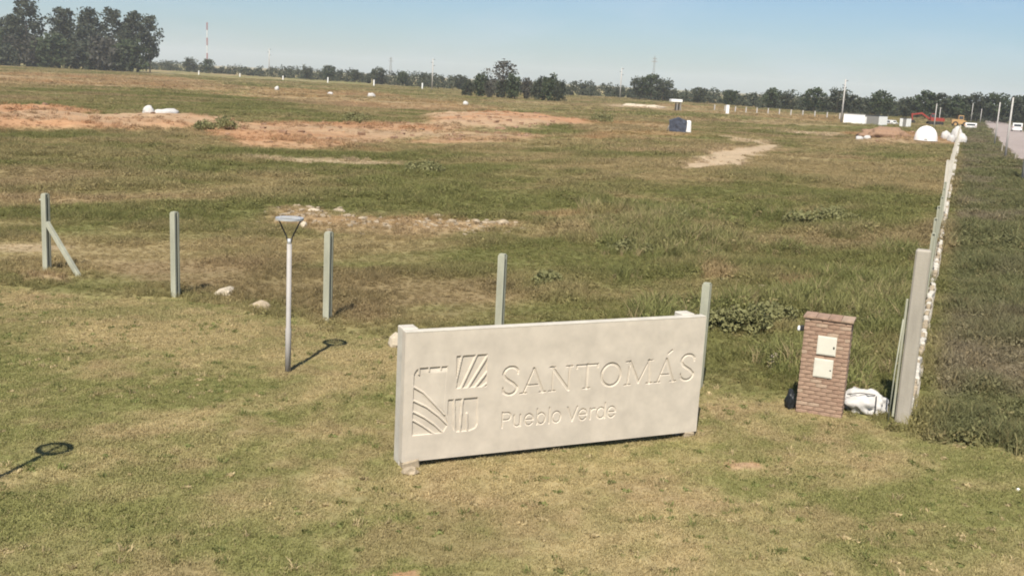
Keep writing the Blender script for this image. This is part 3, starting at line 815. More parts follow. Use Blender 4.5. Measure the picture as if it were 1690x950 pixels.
# ---------------------------------------------------------------- garden lamps
M_GLASS = bpy.data.materials.new('lamp_glass'); M_GLASS.use_nodes = True
_t = M_GLASS.node_tree; _t.nodes.clear()
_o = _t.nodes.new('ShaderNodeOutputMaterial'); _a = _t.nodes.new('ShaderNodeBsdfTransparent'); _a.inputs[0].default_value = (.93, .95, .95, 1)
_g = _t.nodes.new('ShaderNodeBsdfGlossy'); _g.inputs['Roughness'].default_value = .15; _m = _t.nodes.new('ShaderNodeMixShader'); _m.inputs[0].default_value = .10
_t.links.new(_a.outputs[0], _m.inputs[1]); _t.links.new(_g.outputs[0], _m.inputs[2]); _t.links.new(_m.outputs[0], _o.inputs[0])
def garden_lamp(p, label, rz):
    root = empty('garden_lamp', on(p), rz); tag(root, label, 'lamp', 'ring-headed garden lamps')
    MB().tube([(0, 0, -.1), (0, 0, .9), (0, 0, .92), (0, 0, 2.62)], [.058, .058, .048, .048], 16).build('pole', M_POLEP, root)
    MB().tube([(0, 0, 2.60), (0, 0, 2.72)], [.042, .042], 14).build('collar', M_GREYM, root)
    hd = MB().ring((0, 0, 3.12), .19, .275, -.02, .02, 48).build('head_ring', M_GREYM, root)
    MB().ring((0, 0, 3.12), .004, .192, -.006, .006, 40).build('lens', M_GLASS, hd)
    MB().box((0, 0, 3.135), (.42, .035, .03), bev=.004).build('crossbar', M_GREYM, hd)
    for s_ in (-1, 1):
        MB().tube([(s_ * .03, 0, 2.64), (s_ * .06, 0, 2.76), (s_ * .225, 0, 3.09)], .014, 8).build('arm', M_DARK, root)
    return root
garden_lamp((-4.44, 20.69), 'slim pale garden lamp with a round flat ring head on two arms', R(-8))
garden_lamp((-7.52, 13.22), 'garden lamp outside the left edge whose ring shadow falls on the lawn', R(70))

# ---------------------------------------------------------------- stones, rubble and litter
def stone(name, p, dims, seed, label, cat='stone', mat=None, group=None, sub=2, amp=.4):
    o = lump(name, dims, seed, mat or M_STONE, amp=amp, freq=1.3, sub=sub, flat=.35, loc=on(p, -.02), rz=seed * 1.3, smooth=False)
    tag(o, label, cat, group); return o
M_PALE = material('pale_mortar_lump', (.56, .48, .36), .95, .2, 5, bump=.4)
stone('stone', (-7.69, 27.89), (.75, .42, .2), 1, 'flat pale stone at the lawn edge between the two left fence posts', mat=M_PALE)
stone('stone', (-6.37, 26.35), (.65, .34, .2), 2, 'flat beige slab at the lawn edge just left of the lamp', mat=M_STONE)
stone('stone', (5.95, 23.0), (.36, .3, .42), 3, 'lone pale stone in the grass left of the brick pier', mat=M_PALE)
stone('stone', (-2.55, 23.1), (.30, .3, .36), 9, 'pale lump half hidden behind the left end of the sign', mat=M_PALE)
stone('litter_scrap', (24.25, 53.87), (1.1, .5, .1), 14, 'pale scrap lying on the dark verge right of the wall', 'litter', M_PALE)
stone('litter_scrap', (8.25, 16.1), (.10, .07, .05), 15, 'tiny white scrap on the lawn at the right edge', 'litter', M_WHITE)
RB = [(-8.54, 44.71), (-3.28, 45.66), (-8.17, 40.5), (-4.96, 41.04), (-4.55, 41.55), (-3.68, 42.59), (-3.95, 42.85), (-1.65, 43.75), (-1.27, 43.71), (-.9, 44.04), (-.51, 44.0), (-7.66, 45.72), (-9.6, 46.2), (-9.0, 46.0), (-6.9, 43.2), (-6.2, 42.6), (-2.6, 43.5)]
RB.sort()
for k, p in enumerate(RB):
    s = random.uniform(.18, .42)
    stone('rubble_piece', p, (s * 1.6, s, s * .5), 20 + k, '%s pale rubble lump from the left in the strip behind the lamp' % NTH[k], 'rubble', random.choice((M_PALE, M_STONE, M_STONE, M_STONE)), 'rubble strip behind the lamp')
# fine rubble, too small to count
m = MB()
for k in range(170):
    t = random.random(); x = -10 + 10 * t + random.gauss(0, .4); y = 43.5 + random.gauss(0, 1.2) - 1.2 * math.sin(t * 3)
    s = random.uniform(.05, .16); m.box(on((x, y), s * .2), (s * 1.4, s, s * .6), rot=Matrix.Rotation(random.random() * 6, 3, 'Z'), jit=s * .2)
for cx, cy, n_, sp in ((6.9, 34.9, 60, .5), (8.9, 32.4, 60, .5)):
    for k in range(n_):
        x, y = cx + random.gauss(0, sp), cy + random.gauss(0, sp * 1.3); s = random.uniform(.04, .16)
        m.box(on((x, y), s * .2), (s * 1.4, s, s * .6), rot=Matrix.Rotation(random.random() * 6, 3, 'Z'), jit=s * .2)
tag(m.build('fine_rubble', M_STONE), 'fine pale rubble strewn across the field', 'rubble', kind='stuff')
# clods on the earth banks
m = MB()
for k in range(220):
    i = random.choice((0, 0, 1, 1, 2, 2, 3, 7)); poly = PATCHES[i][4]
    a, b, c = random.sample(poly, 3); u, v = random.random(), random.random()
    if u + v > 1: u, v = 1 - u, 1 - v
    x = a[0] + u * (b[0] - a[0]) + v * (c[0] - a[0]); y = a[1] + u * (b[1] - a[1]) + v * (c[1] - a[1])
    s = random.uniform(.12, .42); m.box(on((x, y), s * .15), (s * 1.5, s, s * .7), rot=Matrix.Rotation(random.random() * 6, 3, 'Z'), jit=s * .25)
tag(m.build('soil_clods', M_SOIL), 'clods of loose earth on the orange banks', 'soil', kind='stuff')

def sack(name, p, dims, seed, label, group=None, mat=None, amp=.25):
    o = lump(name, dims, seed, mat or M_SACK, amp=amp, freq=1.4, sub=3, flat=.45, loc=on(p, -.03), rz=seed)
    tag(o, label, 'sack', group)
sack('white_sack', (-39.43, 113.38), (1.3, 1.1, 1.1), 31, 'upright white sack on the orange earth, far left', 'white sacks on the far field')
sack('white_sack', (-37.6, 113.6), (2.6, 1.2, .75), 32, 'long slumped white sack right of the upright one, far left', 'white sacks on the far field')
sack('white_sack', (-66.59, 292.38), (1.5, 1.2, 1.1), 33, 'white sack far off, leftmost of three in a row below the tree line', 'white sacks on the far field')
sack('white_sack', (-50.2, 281.81), (1.6, 1.2, .7), 34, 'low white sack far off, middle of three in a row', 'white sacks on the far field')
sack('white_sack', (-37.97, 271.66), (2.1, 1.4, 1.1), 35, 'white sack far off, rightmost and largest of three in a row', 'white sacks on the far field')
sack('white_sack', (-12.36, 236.72), (1.4, 1.2, .9), 36, 'white sack below the bush cluster in mid field', 'white sacks on the far field')
BAGS = [((69.0, 174.3), (1.5, 1.3, 1.5)), ((66.3, 165.3), (1.4, 1.3, 1.2)), ((68.3, 166.3), (1.7, 1.4, 1.5)), ((71.2, 175.5), (1.9, 1.5, 2.3))]
for k, (p, d) in enumerate(BAGS):
    sack('bulk_bag', p, d, 41 + k, ['leftmost white bulk bag in the heap beside the wall', 'front white bulk bag low in the heap beside the wall', 'rightmost white bulk bag in the heap touching the wall', 'tallest white bulk bag at the back of the heap beside the wall'][k], 'bulk bags heaped by the wall')
sack('white_sack', (49.76, 157.44), (1.3, 1.0, .6), 51, 'left one of two low white sacks left of the brown heap', 'sacks left of the heap')
sack('white_sack', (51.43, 159.03), (1.2, 1.0, .6), 52, 'right one of two low white sacks left of the brown heap', 'sacks left of the heap')
for k, p in enumerate(((33.2, 330), (36.5, 330), (40.2, 330))):
    o = lump('sand_heap', (5 + k, 5, .9), 60 + k, M_PALE, amp=.3, sub=3, flat=.2, loc=on(p, -.1)); tag(o, ['leftmost', 'middle', 'rightmost'][k] + ' of three pale sand heaps left of the small shelter', 'heap', 'pale sand heaps')
o = lump('earth_heap', (7.5, 5, 1.7), 66, M_SOIL, amp=.35, sub=4, flat=.15, loc=on((55.4, 163), -.2)); tag(o, 'brown earth heap left of the white dome', 'heap')

# blue-black covered tank with a white end
tk = empty('covered_tank', on((21.4, 143.7)), R(-8)); tag(tk, 'dark blue tarpaulin covered crate with a white end panel in mid field', 'crate')
m = MB(); bm = m.bm
bmesh.ops.create_cube(bm, size=1.0); bmesh.ops.subdivide_edges(bm, edges=bm.edges[:], cuts=5, use_grid_fill=True)
for v in bm.verts:
    k = 0.5 - v.co.z
    v.co.x *= 2.25 * (1.06 - .10 * k); v.co.y *= 1.6 * (1.06 - .16 * k); v.co.z = (v.co.z + .5) * 1.55 + (.22 * 2.0 * (1 - abs(v.co.x) / 1.2) if v.co.z > .45 else 0)
    v.co += Vector([.07 * mnoise.noise(v.co * 2.1 + Vector((q * 7, 0, 0))) for q in range(3)])
m.build('tarpaulin', M_TARP, tk, (-.35, 0, 0))
MB().box((1.08, -.15, .82), (.62, 1.3, 1.62), bev=.12, jit=.05).build('end_panel', M_WHITE, tk)
MB().box((-.35, 0, .03), (2.1, 1.5, .12), jit=.02).build('pallet', M_STRAW, tk)
MB().tube([(-1.75, -.5, .05), (-1.5, -.6, .9)], .07, 6).build('side_flap', M_GREYP, tk)

# white dome tent
dm = empty('dome_tent', on((59.36, 157.2)), R(-20)); tag(dm, 'white dome tent with a slightly pointed top near the wall', 'tent')
def dome(a0, a1, rr, h, n=6, k=10):
    v = []; f = []
    for i in range(k + 1):
        u = i / k; z = h * math.sin(u * math.pi / 2) ** .92; r_ = rr * math.cos(u * math.pi / 2) ** .78
        for j in range(n + 1):
            a = a0 + (a1 - a0) * j / n; bul = 1 + .015 * math.sin(math.pi * j / n)
            v.append((r_ * bul * math.cos(a), r_ * bul * math.sin(a), z + .10 * u ** 6))
    for i in range(k):
        for j in range(n): q = i * (n + 1) + j; f.append((q, q + 1, q + n + 2, q + n + 1))
    return v, f
for q in range(8):
    v, f = dome(R(45 * q), R(45 * (q + 1)), 1.63, 2.05); link('gore', mesh_np('gore', v, f, M_DOME, True), dm)
MB().ring((0, 0, 0), 1.60, 1.68, 0, .08, 32).build('hem', M_DOME, dm)
MB().box((.0, -1.60, .16), (.5, .10, .34), bev=.08).build('door_flap', M_GREYP, dm)

# ---------------------------------------------------------------- poles
M_POLEC = material('pole_concrete', (.46, .435, .40), .85, .12, 3)
def utility_pole(p, h, label, rz=0.0, rscale=1.0, group='power poles across the fields'):
    root = empty('utility_pole', on(p), rz); tag(root, label, 'pole', group)
    MB().tube([(0, 0, -.3), (0, 0, h)], [.26 * rscale, .15 * rscale], 10).build('shaft', M_POLEC, root)
    for q in range(3):
        s_ = -1 if q % 2 else 1; z = h - .35 - q * h * .10
        MB().tube([(0, 0, z - .1), (s_ * .55 * rscale, 0, z), (s_ * .75 * rscale, 0, z + .05)], [.07 * rscale, .06 * rscale, .13 * rscale], 8).build('insulator', M_DARK, root)
utility_pole((-161.5, 686.7), 17.5, 'power pole standing right of the red and white mast', .3, 1.5)
utility_pole((-41.9, 500.2), 13.8, 'power pole standing left of the bush cluster', .3, 1.3)
utility_pole((45.9, 506.0), 14.2, 'power pole right of the bush cluster, left of the far shelter', .3, 1.3)
utility_pole((74.5, 250.4), 10.2, 'power pole at the left end of the white site cabins', .3, .85)
def road_pole(p, h, label, r0=.13):
    root = empty('road_pole', on(p), 0); tag(root, label, 'pole', 'concrete poles beside the road')
    MB().tube([(0, 0, -.3), (0, 0, h)], [r0, r0 * .66], 10).build('shaft', M_POLEC, root)
    MB().tube([(0, 0, h), (0, 0, h + .12), (0, 0, h + .2)], [.05, .09, .05], 8).build('cap', M_DARK, root)
RP = [((93.99, 244.8), 5.9, 'pale road pole in front of the red excavator'), ((117.3, 302.4), 4.6, 'shorter pole just behind the one before the excavator'),
      ((145.6, 348.9), 6.4, 'far pale pole left of the road end'), ((159.5, 378.4), 3.6, 'short far pole at the road end, middle of three'), ((147.6, 346.5), 4.8, 'far pole right of the road end, last of three'),
      ((74.7, 169.0), 6.5, 'second nearest whole pole on the left edge of the road'), ((54.33, 119.8), 6.9, 'tallest pale pole on the left edge of the road'), ((41.15, 87.06), 6.7, 'nearest road pole, cut by the right edge of the picture')]
for p, h, lb in RP: road_pole(p, h, lb)
for k, p in enumerate([(62.8, 139.7), (53.9, 116.4), (43.2, 90.0)]):
    o = link('marker_post', h_post_mesh(.95, .14, .14, M_POSTG)); o.location = on(p); tag(o, ['farthest', 'middle', 'nearest'][k] + ' of three short marker posts at the road edge', 'post', 'short posts at the road edge')
# white stakes in the far left field
ST = [(-172.7, 574.9), (-155.4, 592.6), (-123.1, 554.0), (-94.6, 524.0), (-68.8, 499.5), (-44.7, 481.6)]
stm = MB().box((0, 0, 1.1), (.55, .55, 2.4), bev=.1).mesh('stake', M_WHITE)
for k, p in enumerate(ST):
    o = link('white_marker', stm); o.location = on(p); o.scale = (1, 1, (.9, .8, .95, 1.15, 1.25, 1.2)[k]); tag(o, '%s white marker pillar from the left in the far row below the tree line' % NTH[k], 'pillar', 'white markers in the far field')
o = link('white_pillar', MB().box((0, 0, 1.15), (.85, .7, 2.4), bev=.06).mesh('pillar', M_WHITE)); o.location = on((55.8, 291.9)); tag(o, 'lone white pillar right of the far shelter', 'pillar')
for k in range(14):
    o = link('far_fence_post', MB().box((0, 0, .8), (.3, .3, 1.7)).mesh('post', M_POLEC)); o.location = on((60 + k * 2.6, 335 - k * 3.2)); tag(o, '%s thin post from the left in the far fence right of the shelter' % NTH[k], 'fence post', 'far fence right of the shelter')

# shelter with white roof
sh = empty('shelter', on((43.6, 304.6)), R(6)); tag(sh, 'small far shelter with a white flat roof on pillars', 'shelter')
MB().box((-.1, 0, 2.75), (3.2, 2.6, .75), bev=.05).build('roof', M_WHITE, sh)
for xx, yy_ in ((.1, -.9), (1.1, -.9), (.1, .9), (1.1, .9)): MB().box((xx, yy_, 1.15), (.28, .28, 2.5)).build('pillar', M_GREYP, sh)
MB().box((.6, .75, .9), (.7, .1, 1.6)).build('back_panel', M_GREYP, sh)

# site cabins
def cabin(p, w, d, h, rz, label, mat, side, group='white site cabins', win=True):
    root = empty('site_cabin', on(p), rz); tag(root, label, 'cabin', group)
    MB().box((0, 0, h / 2 + .1), (w, d, h), bev=.03).build('wall', mat, root)
    MB().box((0, 0, h + .13), (w + .16, d + .16, .08)).build('roof', M_DARK if side else M_GREYP, root)
    if side: MB().box((w / 2 + .015, 0, h / 2 + .1), (.03, d - .1, h - .1)).build('side_panel', M_WHITE, root)
    if win:
        dr = MB().box((-w * .28, -d / 2 - .02, 1.05), (.8, .04, 1.9)).build('door', M_GREYP if mat is M_WHITE else M_WHITE, root)
        MB().box((-w * .28 + .3, -d / 2 - .05, 1.05), (.06, .03, .12)).build('handle', M_DARK, dr)
    return root
cabin((75.6, 244.6), 4.6, 2.4, 2.3, R(-16), 'plain white container cabin right of the power pole', M_WHITE, False, win=False)
cabin((81.6, 248.8), 4.6, 3.4, 2.3, R(-52), 'grey fronted cabin with a white side, next right of the white container', M_GREYP, True)
cabin((90.7, 254.0), 1.7, 1.9, 2.0, R(-55), 'small grey and white cabin standing alone right of the larger cabins', M_GREYP, True)

def car(p, rz, label, L_=4.3, W_=1.8, H_=1.9, mat=None, cat='van'):
    root = empty('parked_van', on(p), rz); tag(root, label, cat)
    prof = [(-L_ / 2, .35), (-L_ / 2, H_ * .94), (-L_ / 2 + .12, H_), (L_ * .18, H_), (L_ * .33, H_ * .62), (L_ * .49, H_ * .52), (L_ / 2, .4)]
    MB().prism(prof, -W_ / 2, W_ / 2, 'y').build('body', mat or M_WHITE, root)
    MB().prism([(L_ * .19, H_ * .95), (L_ * .325, H_ * .64), (L_ * .335, H_ * .65), (L_ * .20, H_ * .96)], -W_ * .42, W_ * .42, 'y').build('windscreen', M_PANE, root)
    MB().box((-L_ / 2 - .01, 0, H_ * .74), (.03, W_ * .72, H_ * .26)).build('rear_window', M_PANE, root)
    for s_ in (-1, 1):
        MB().box((.1, s_ * (W_ / 2 + .005), H_ * .75), (L_ * .36, .02, H_ * .24)).build('side_window', M_PANE, root)
        MB().box((L_ * .485, s_ * W_ * .36, H_ * .40), (.08, .28, .14)).build('headlight', M_LIGHT, root)
        MB().box((-L_ / 2 - .01, s_ * W_ * .42, H_ * .5), (.04, .14, .3)).build('tail_light', M_REDW, root)
        for xx in (-L_ * .31, L_ * .31):
            w = MB().tube([(xx, s_ * W_ * .40, .33), (xx, s_ * W_ * .51, .33)], .33, 16).build('wheel', M_RUB, root)
            MB().tube([(xx, s_ * W_ * .50, .33), (xx, s_ * W_ * .52, .33)], .19, 12).build('rim', M_GREYM, w)
WR = math.atan2(AW[1], AW[0])
car((111.0, 265.6), WR, 'small white van parked at the end of the dark verge', 4.0, 2.6, 1.5)
car((122.0, 264.8), WR, 'grey white van on the road near the right edge', 4.6, 2.2, 2.0, M_LIGHT)
car((91.3, 264.8), R(20), 'low white car between the cabins', 2.4, 1.6, 1.2, cat='car')

# excavator and loader
def excavator(p, rz, label):
    root = empty('excavator', on(p), rz); tag(root, label, 'excavator')
    for s_ in (-1, 1):
        tr = MB().prism([(-1.9, .15), (-1.7, 0), (1.7, 0), (1.9, .15), (1.9, .65), (1.6, .85), (-1.6, .85), (-1.9, .65)], s_ * .75, s_ * 1.3, 'y').build('track', M_RUB, root)
        for q in (-1.3, 0, 1.3): MB().tube([(q, s_ * 1.28, .42), (q, s_ * 1.34, .42)], .3, 12).build('roller', M_DARK, tr)
    MB().prism([(-2.1, 1.0), (1.5, 1.0), (1.5, 1.6), (.6, 1.8), (-1.6, 1.9), (-2.1, 1.7)], -1.25, 1.25, 'y').build('body', M_RED, root)
    cb = MB().prism([(.3, 1.5), (1.6, 1.5), (1.5, 2.4), (1.2, 2.95), (.3, 2.95)], .25, 1.2, 'y').build('cab', M_RED, root)
    MB().box((.95, .725, 2.35), (1.0, 1.0, .8)).build('window', M_PANE, cb)
    MB().prism([(1.2, 1.5), (3.6, 3.1), (6.2, 2.6), (6.2, 2.25), (3.7, 2.65), (1.6, 1.3)], -.2, .15, 'y').build('boom', M_RED, root)
    MB().prism([(6.0, 2.8), (6.4, 2.6), (6.1, .9), (5.8, .9)], -.16, .12, 'y').build('stick', M_RED, root)
    MB().prism([(5.7, 1.0), (6.3, .9), (6.2, .2), (5.4, .05), (5.1, .5)], -.5, .5, 'y').build('bucket', M_DARK, root)
excavator((110.5, 287.6), R(176), 'red excavator with its boom reaching left, behind the wall end')
def loader(p, rz, label):
    root = empty('wheel_loader', on(p), rz); tag(root, label, 'loader')
    MB().prism([(-2.3, .8), (1.3, .8), (1.3, 1.5), (.4, 1.9), (-2.0, 1.9), (-2.3, 1.5)], -.85, .85, 'y').build('body', M_YEL, root)
    cb = MB().box((-.1, 0, 2.3), (1.3, 1.3, 1.3), bev=.08).build('cab', M_YEL, root)
    MB().box((-.1, -.66, 2.4), (1.0, .04, .8)).build('window', M_PANE, cb)
    MB().prism([(1.0, 1.2), (2.9, .7), (2.9, .45), (1.0, .9)], -.5, .5, 'y').build('lift_arm', M_YEL, root)
    MB().prism([(2.7, .1), (3.7, .1), (3.0, 1.0), (2.7, .9)], -1.2, 1.2, 'y').build('bucket', M_GREYP, root)
    for xx in (-1.4, 1.0):
        for s_ in (-1, 1):
            w = MB().tube([(xx, s_ * .75, .7), (xx, s_ * 1.2, .7)], .7, 18).build('wheel', M_RUB, root)
            MB().tube([(xx, s_ * 1.16, .7), (xx, s_ * 1.22, .7)], .35, 12).build('rim', M_YEL, w)
loader((113.9, 279.0), R(-15), 'tan wheel loader in front of the red excavator')

# ---------------------------------------------------------------- lattice mast and far pylons
def lattice(name, p, h, wb, wt, label, cat, mats, nseg, r0, arms=()):
    root = empty(name, (p[0], p[1], 0)); tag(root, label, cat)
    segs = [MB() for _ in mats]
    for i in range(nseg):
        z0, z1 = h * i / nseg, h * (i + 1) / nseg; m = segs[(i * len(mats) * 3 // nseg) % len(mats)]
        def c(z, k): w = wb + (wt - wb) * z / h; a = R(45 + 90 * k); return (w * math.cos(a), w * math.sin(a), z)
        for k in range(4):
            m.tube([c(z0, k), c(z1, k)], r0, 4, False); m.tube([c(z0, k), c(z1, (k + 1) % 4)], r0 * .6, 4, False); m.tube([c(z1, k), c(z1, (k + 1) % 4)], r0 * .6, 4, False)
    for z, w in arms: segs[0].prism([(-w, z), (0, z + h * .03), (w, z), (0, z - h * .02)], -.12, .12, 'y')
    for q, m in enumerate(segs): m.build('lattice_section', mats[q], root)
lattice('radio_mast', (-438.8, 1500), 62, .9, .9, 'tall red and white radio mast right of the tall trees', 'mast', [M_WHITE, M_REDW], 24, .17)
lattice('power_pylon', (-294.4, 2400), 42, 4, 1.2, 'faint lattice pylon far off above the left half of the tree line', 'pylon', [M_GREYP], 10, .28, [(33, 7), (38, 5)])
lattice('power_pylon', (288.5, 2400), 74, 4, 1.2, 'faint lattice pylon far off right of the dark round trees', 'pylon', [M_GREYP], 12, .28, [(62, 8), (68, 6)])

# ---------------------------------------------------------------- trees
def leaf_material(name, c1, c2):
    return material(name, c1, .7, .2, .35, c2, trans=.2, spec=.2)
M_LEAF_E = leaf_material('eucalyptus_leaves', (.075, .085, .052), (.040, .048, .032))
M_LEAF_G = leaf_material('green_leaves', (.072, .092, .042), (.036, .050, .026))
M_LEAF_B = leaf_material('grey_leaves', (.105, .098, .078), (.060, .058, .046))
M_LEAF_W = leaf_material('weed_leaves', (.25, .24, .105), (.16, .16, .068))
def leaves(centres, radii, per, size, seed, flat=.75):
    r = np.random.default_rng(seed)
    C_ = np.repeat(np.array(centres), per, 0); Rr = np.repeat(np.array(radii), per)
    n = len(C_)
    d = r.normal(size=(n, 3)); d /= np.linalg.norm(d, axis=1)[:, None]
    p = C_ + d * (Rr * r.random(n) ** .45)[:, None] * np.array([1, 1, flat])
    a = r.normal(size=(n, 3)); a /= np.linalg.norm(a, axis=1)[:, None]
    b = np.cross(a, r.normal(size=(n, 3))); b /= np.linalg.norm(b, axis=1)[:, None]
    s = (size * (.5 + r.random(n)))[:, None]
    v = np.stack([p - a * s, p + b * s * .55, p + a * s, p - b * s * .55], 1).reshape(-1, 3)
    return v, np.arange(n * 4).reshape(n, 4)
def tree_meshes(h, spread, seed, mat, base=.35, nclump=22, per=46, size=.55, cl=.17, top=1.0, lean=.05, trunk_r=.018):
    """trunk with limbs, crown of leaf clumps at the limb ends"""
    r = random.Random(seed)
    m = MB()
    tp = [(0, 0, -.4)]; x = y = 0
    for i in range(1, 6):
        x += r.gauss(0, lean * h * .3); y += r.gauss(0, lean * h * .3); tp.append((x, y, h * .88 * i / 5))
    m.tube(tp, [h * trunk_r * (1 - .16 * i) for i in range(6)], 7)
    cen = []; rad = []
    for k in range(nclump):
        u = base + (top - base) * (k + r.random()) / nclump
        prof = math.sin(math.pi * min(1, (u - base) / (1.02 - base) * .82 + .14)) ** .8
        a = k * 2.4 + r.uniform(-.5, .5); q = spread * prof * r.uniform(.35, 1.0)
        i = min(4, int(u * .8 * 5)); tb = tp[i + 1] if i + 1 < 6 else tp[5]
        e = (tb[0] + q * math.cos(a), tb[1] + q * math.sin(a), h * u)
        st = Vector(tb); st.z = max(h * .15, min(h * .86, h * u - q * .7))
        m.tube([st, (Vector(e) + st) / 2 + Vector((0, 0, .03 * h)), e], [h * trunk_r * .38, h * trunk_r * .24, h * trunk_r * .08], 5, False)
        cen.append(e); rad.append(h * cl * r.uniform(.6, 1.15))
    v, f = leaves(cen, rad, per, size, seed)
    return m.mesh('trunk', M_BARK), mesh_np('crown', v, f, mat)
EUC = [tree_meshes(28, 6.0, 100 + q, M_LEAF_E, .26, 24, 80, .70, .125, 1.0, .04, .012) for q in range(4)]
RND = [tree_meshes(9, 3.6, 120 + q, M_LEAF_G if q % 2 else M_LEAF_E, .22, 20, 60, .42, .22, .95) for q in range(4)]
BUSH = [tree_meshes(6, 2.9, 140 + q, (M_LEAF_E, M_LEAF_G, M_LEAF_B)[q % 3], .10, 20, 60, .34, .26, .92) for q in range(3)]
SPARSE = tree_meshes(11, 3.6, 160, M_LEAF_B, .35, 34, 26, .30, .13, 1.0)
def plant_tree(name, meshes, p, h0, h, label, group, wide=1.0, rz=None):
    root = empty(name, on(p), random.random() * 6.28 if rz is None else rz); tag(root, label, 'tree', group)
    s = h / h0; root.scale = (s * wide, s * wide, s)
    link('trunk', meshes[0], root); link('crown', meshes[1], root)
# tall grove on the left: place from the left, height
GROVE = [(-308, 560, 30, 1.1), (-295, 556, 28, 1.1), (-282, 552, 31.5, 1.0), (-271, 566, 24, 1.1), (-261, 556, 25, 1.2), (-251.5, 548, 32.5, 1.15), (-244, 572, 25, 1.0),
         (-236, 556, 30, 1.1), (-229, 566, 26, 1.1), (-222, 552, 29.5, 1.15), (-214, 562, 31, 1.0), (-207.5, 568, 26, 1.1), (-201, 556, 29.5, 1.1), (-195, 564, 28, .95)]
GROVE.sort()
for k, (x, y, h, w) in enumerate(GROVE):
    plant_tree('eucalyptus_tree', EUC[k % 4], (x, y), 28, h, '%s tree from the left in the tall dark grove at the left edge' % NTH[k], 'tall grove on the left', w)
for k in range(20):
    x = -312 + k * 6.2 + random.uniform(-2, 2)
    plant_tree('grove_shrub', BUSH[k % 3], (x, 540 + random.uniform(-6, 6)), 6, random.uniform(10, 17), '%s shrub from the left filling the foot of the tall grove' % NTH[k], 'shrubs under the tall grove', 1.15)
# bush cluster in the middle of the field
MID = [(-14.2, 352, 5.6, 0), (-10.5, 360, 7.6, 1), (-3.4, 356, 5.8, 0), (.6, 352, 7.8, 1), (5.2, 356, 6.6, 2), (9.3, 352, 7.4, 0), (12.6, 348, 8.2, 1), (15.6, 346, 6.4, 0), (-7.0, 350, 5.2, 2)]
MID.sort()
for k, (x, y, h, q) in enumerate(MID):
    plant_tree('field_bush', BUSH[q], (x - 3.6, y), 6, h, '%s bush from the left in the dark cluster in the middle of the field' % NTH[k], 'bush cluster in mid field', .72)
plant_tree('bare_tree', SPARSE, (-6.6, 358), 11, 11.8, 'thin half bare brownish tree standing out of the bush cluster', None, 1.45)
# single trees standing above the far tree line: x, y, height, kind
EM = []
def belt_y(px): return np.interp(px, [-700, 0, 300, 700, 1000, 1150, 1300, 1690, 2400], [900, 800, 750, 540, 520, 470, 400, 372, 350])
def belt_x(px, y): return (px - 845) / 1750 * y * 1.0 * 1.03
HZ = lambda px: 104 + (px - 300) * 0.0525
for px, top, kd in [(320, 97, 0), (350, 99, 1), (505, 111, 0), (540, 109, 1), (580, 116, 2), (617, 112, 0), (655, 119, 3), (745, 124, 2), (1030, 128, 0), (1047, 123, 1), (1066, 131, 0), (1122, 144, 2), (1172, 150, 1), (1237, 145, 3), (1262, 154, 0), (1305, 144, 1), (1341, 146, 0), (1366, 156, 2), (1410, 149, 3), (1451, 160, 0), (1482, 149, 1), (1503, 153, 2), (1532, 156, 3), (1562, 154, 0), (1592, 153, 1), (1622, 157, 2), (1652, 159, 3), (1682, 158, 0), (1720, 156, 1), (250, 96, 2)]:
    y = float(belt_y(px)) - 8; x = float(belt_x(px, y)); h = 6 + (HZ(px) - top) / 1750 * y
    EM.append((px, x, y, h, kd))
EM.sort()
for k, (px, x, y, h, kd) in enumerate(EM):
    plant_tree('far_tree', RND[kd], (x, y), 9, max(6.5, h), '%s single tree from the left rising above the far tree line' % NTH[k], 'trees rising above the far tree line', 1.15)
# the far wood that reads as one dark mass
vs, fs, k0 = [], [], 0
rw = np.random.default_rng(77)
cen, rad = [], []
for px in np.arange(-500, 2300, 4.2):
    for layer in range(2):
        y = float(belt_y(px)) + 14 + layer * 26 + rw.normal() * 6; x = float(belt_x(px, y)) + rw.normal() * 2
        hh = float(np.interp(px, [1150, 1200, 1400, 1460], [4.8, 4.4, 4.4, 6.6])) * (.25 + 1.4 * float(fbm(np.array([px]), np.array([layer * 50.]), 60, 3)[0])) + rw.random() * 1.6
        n = 4
        for q in range(n):
            cen.append((x + rw.normal() * 2.4, y + rw.normal() * 2, hh * (q + .4) / n * rw.uniform(.85, 1.2))); rad.append(hh * .24 + .4)
v, f = leaves(cen, rad, 26, .5, 78, .9)
tag(link('far_wood', mesh_np('far_wood', v, f, M_LEAF_E)), 'dark continuous band of far woodland along the horizon', 'woodland', kind='stuff')

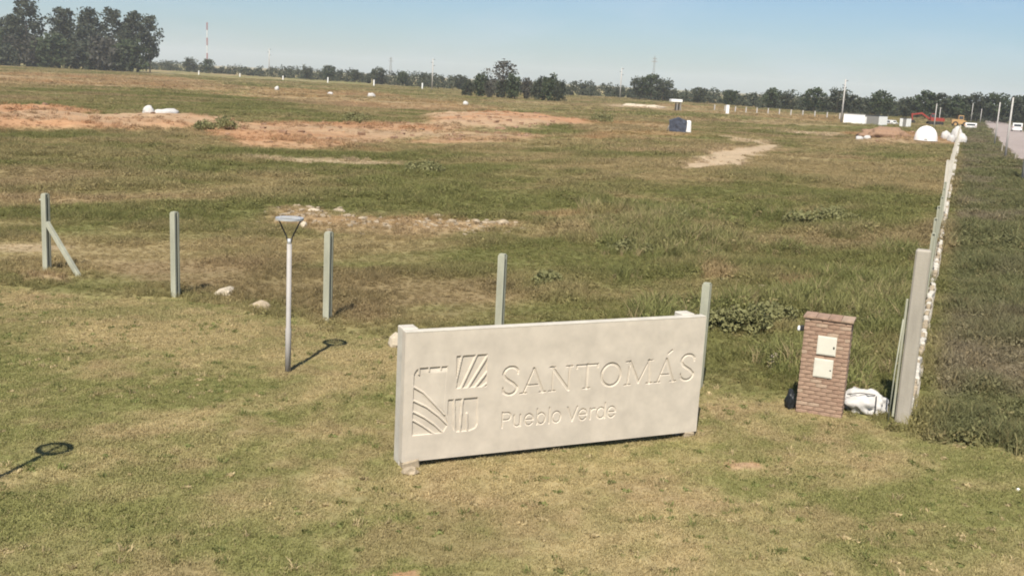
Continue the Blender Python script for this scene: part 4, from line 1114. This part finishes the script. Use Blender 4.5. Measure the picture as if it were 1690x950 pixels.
# ---------------------------------------------------------------- weed bushes that stand out in the field
def weed_bush(p, w, h, seed, label, stems=14):
    root = empty('weed_bush', on(p), 0); tag(root, label, 'bush', 'weed bushes in the field')
    r = random.Random(seed); m = MB(); cen = []; rad = []
    for k in range(stems):
        a = r.random() * 6.28; q = w * .5 * math.sqrt(r.random()); e = (q * math.cos(a), q * math.sin(a) * .8, h * r.uniform(.35, 1.0) * (1 - .35 * q / (w * .5)))
        m.tube([(e[0] * .35, e[1] * .35, -.03), (e[0] * .7, e[1] * .7, e[2] * .55), e], [.012, .009, .004], 4, False)
        cen.append((e[0] * .9, e[1] * .9, e[2] * .75)); rad.append(w * .17)
    m.build('stems', M_STRAW, root)
    v, f = leaves(cen, rad, 70, .045 * (1 + p[1] / 90), seed, .8); link('leaves', mesh_np('leaves', v, f, M_LEAF_W), root)
WB = [((6.0, 26.4), 1.5, .95, 'large weed bush behind the right end of the sign'), ((5.3, 26.2), 1.0, .8, 'smaller weed bush nearest the fence post at the right end of the sign'), ((6.9, 27.4), 1.3, .7, 'low weed bush left of and behind the brick pier'),
      ((6.8, 47.5), 1.8, .8, 'dark weed clump in the field above the right half of the sign'), ((15.5, 52.0), 2.4, .9, 'broad dark weed clump left of the low wall'), ((13.6, 50.2), 1.8, .8, 'dark weed clump left of the broad one near the wall'),
      ((-5.9, 66.9), 2.6, .8, 'dark weed clump right of the thin pale track in mid field'), ((-27.5, 100.4), 3.0, 1.6, 'dark bush on the left edge of the orange earth'), ((-28.9, 98.2), 2.2, 1.2, 'smaller bush left of the dark one at the orange earth'),
      ((-19.3, 126), 3.2, 1.5, 'bush on the crest of the orange bank in the middle'), ((9.3, 27.2), 1.2, .6, 'weed bush beside the wall behind the tall post'), ((4.2, 38.2), 1.6, .6, 'weed clump above the middle of the sign'), ((1.1, 31.4), 1.2, .5, 'weed clump just behind the fence post at the sign middle'),
      ((12.8, 168), 4.0, 2.0, 'round bush at the right tip of the orange earth pile')]
for k, (p, w, h, lb) in enumerate(WB): weed_bush(p, w, h, 300 + k, lb, 22 if k < 3 else 16)

# ---------------------------------------------------------------- air
hz_ = MB().box((0, 2850, 40), (15600, 6700, 90)).build('haze', bpy.data.materials.new('haze_air'))
tag(hz_, 'thin bluish haze in the air over the fields', 'haze', kind='stuff')
hm = hz_.data.materials[0]; hm.use_nodes = True; t = hm.node_tree; t.nodes.clear()
oo = t.nodes.new('ShaderNodeOutputMaterial'); pvn = t.nodes.new('ShaderNodeVolumePrincipled')
pvn.inputs['Color'].default_value = (.90, .95, 1.0, 1); pvn.inputs['Density'].default_value = 0.00016; pvn.inputs['Anisotropy'].default_value = 0.0
t.links.new(pvn.outputs[0], oo.inputs['Volume'])
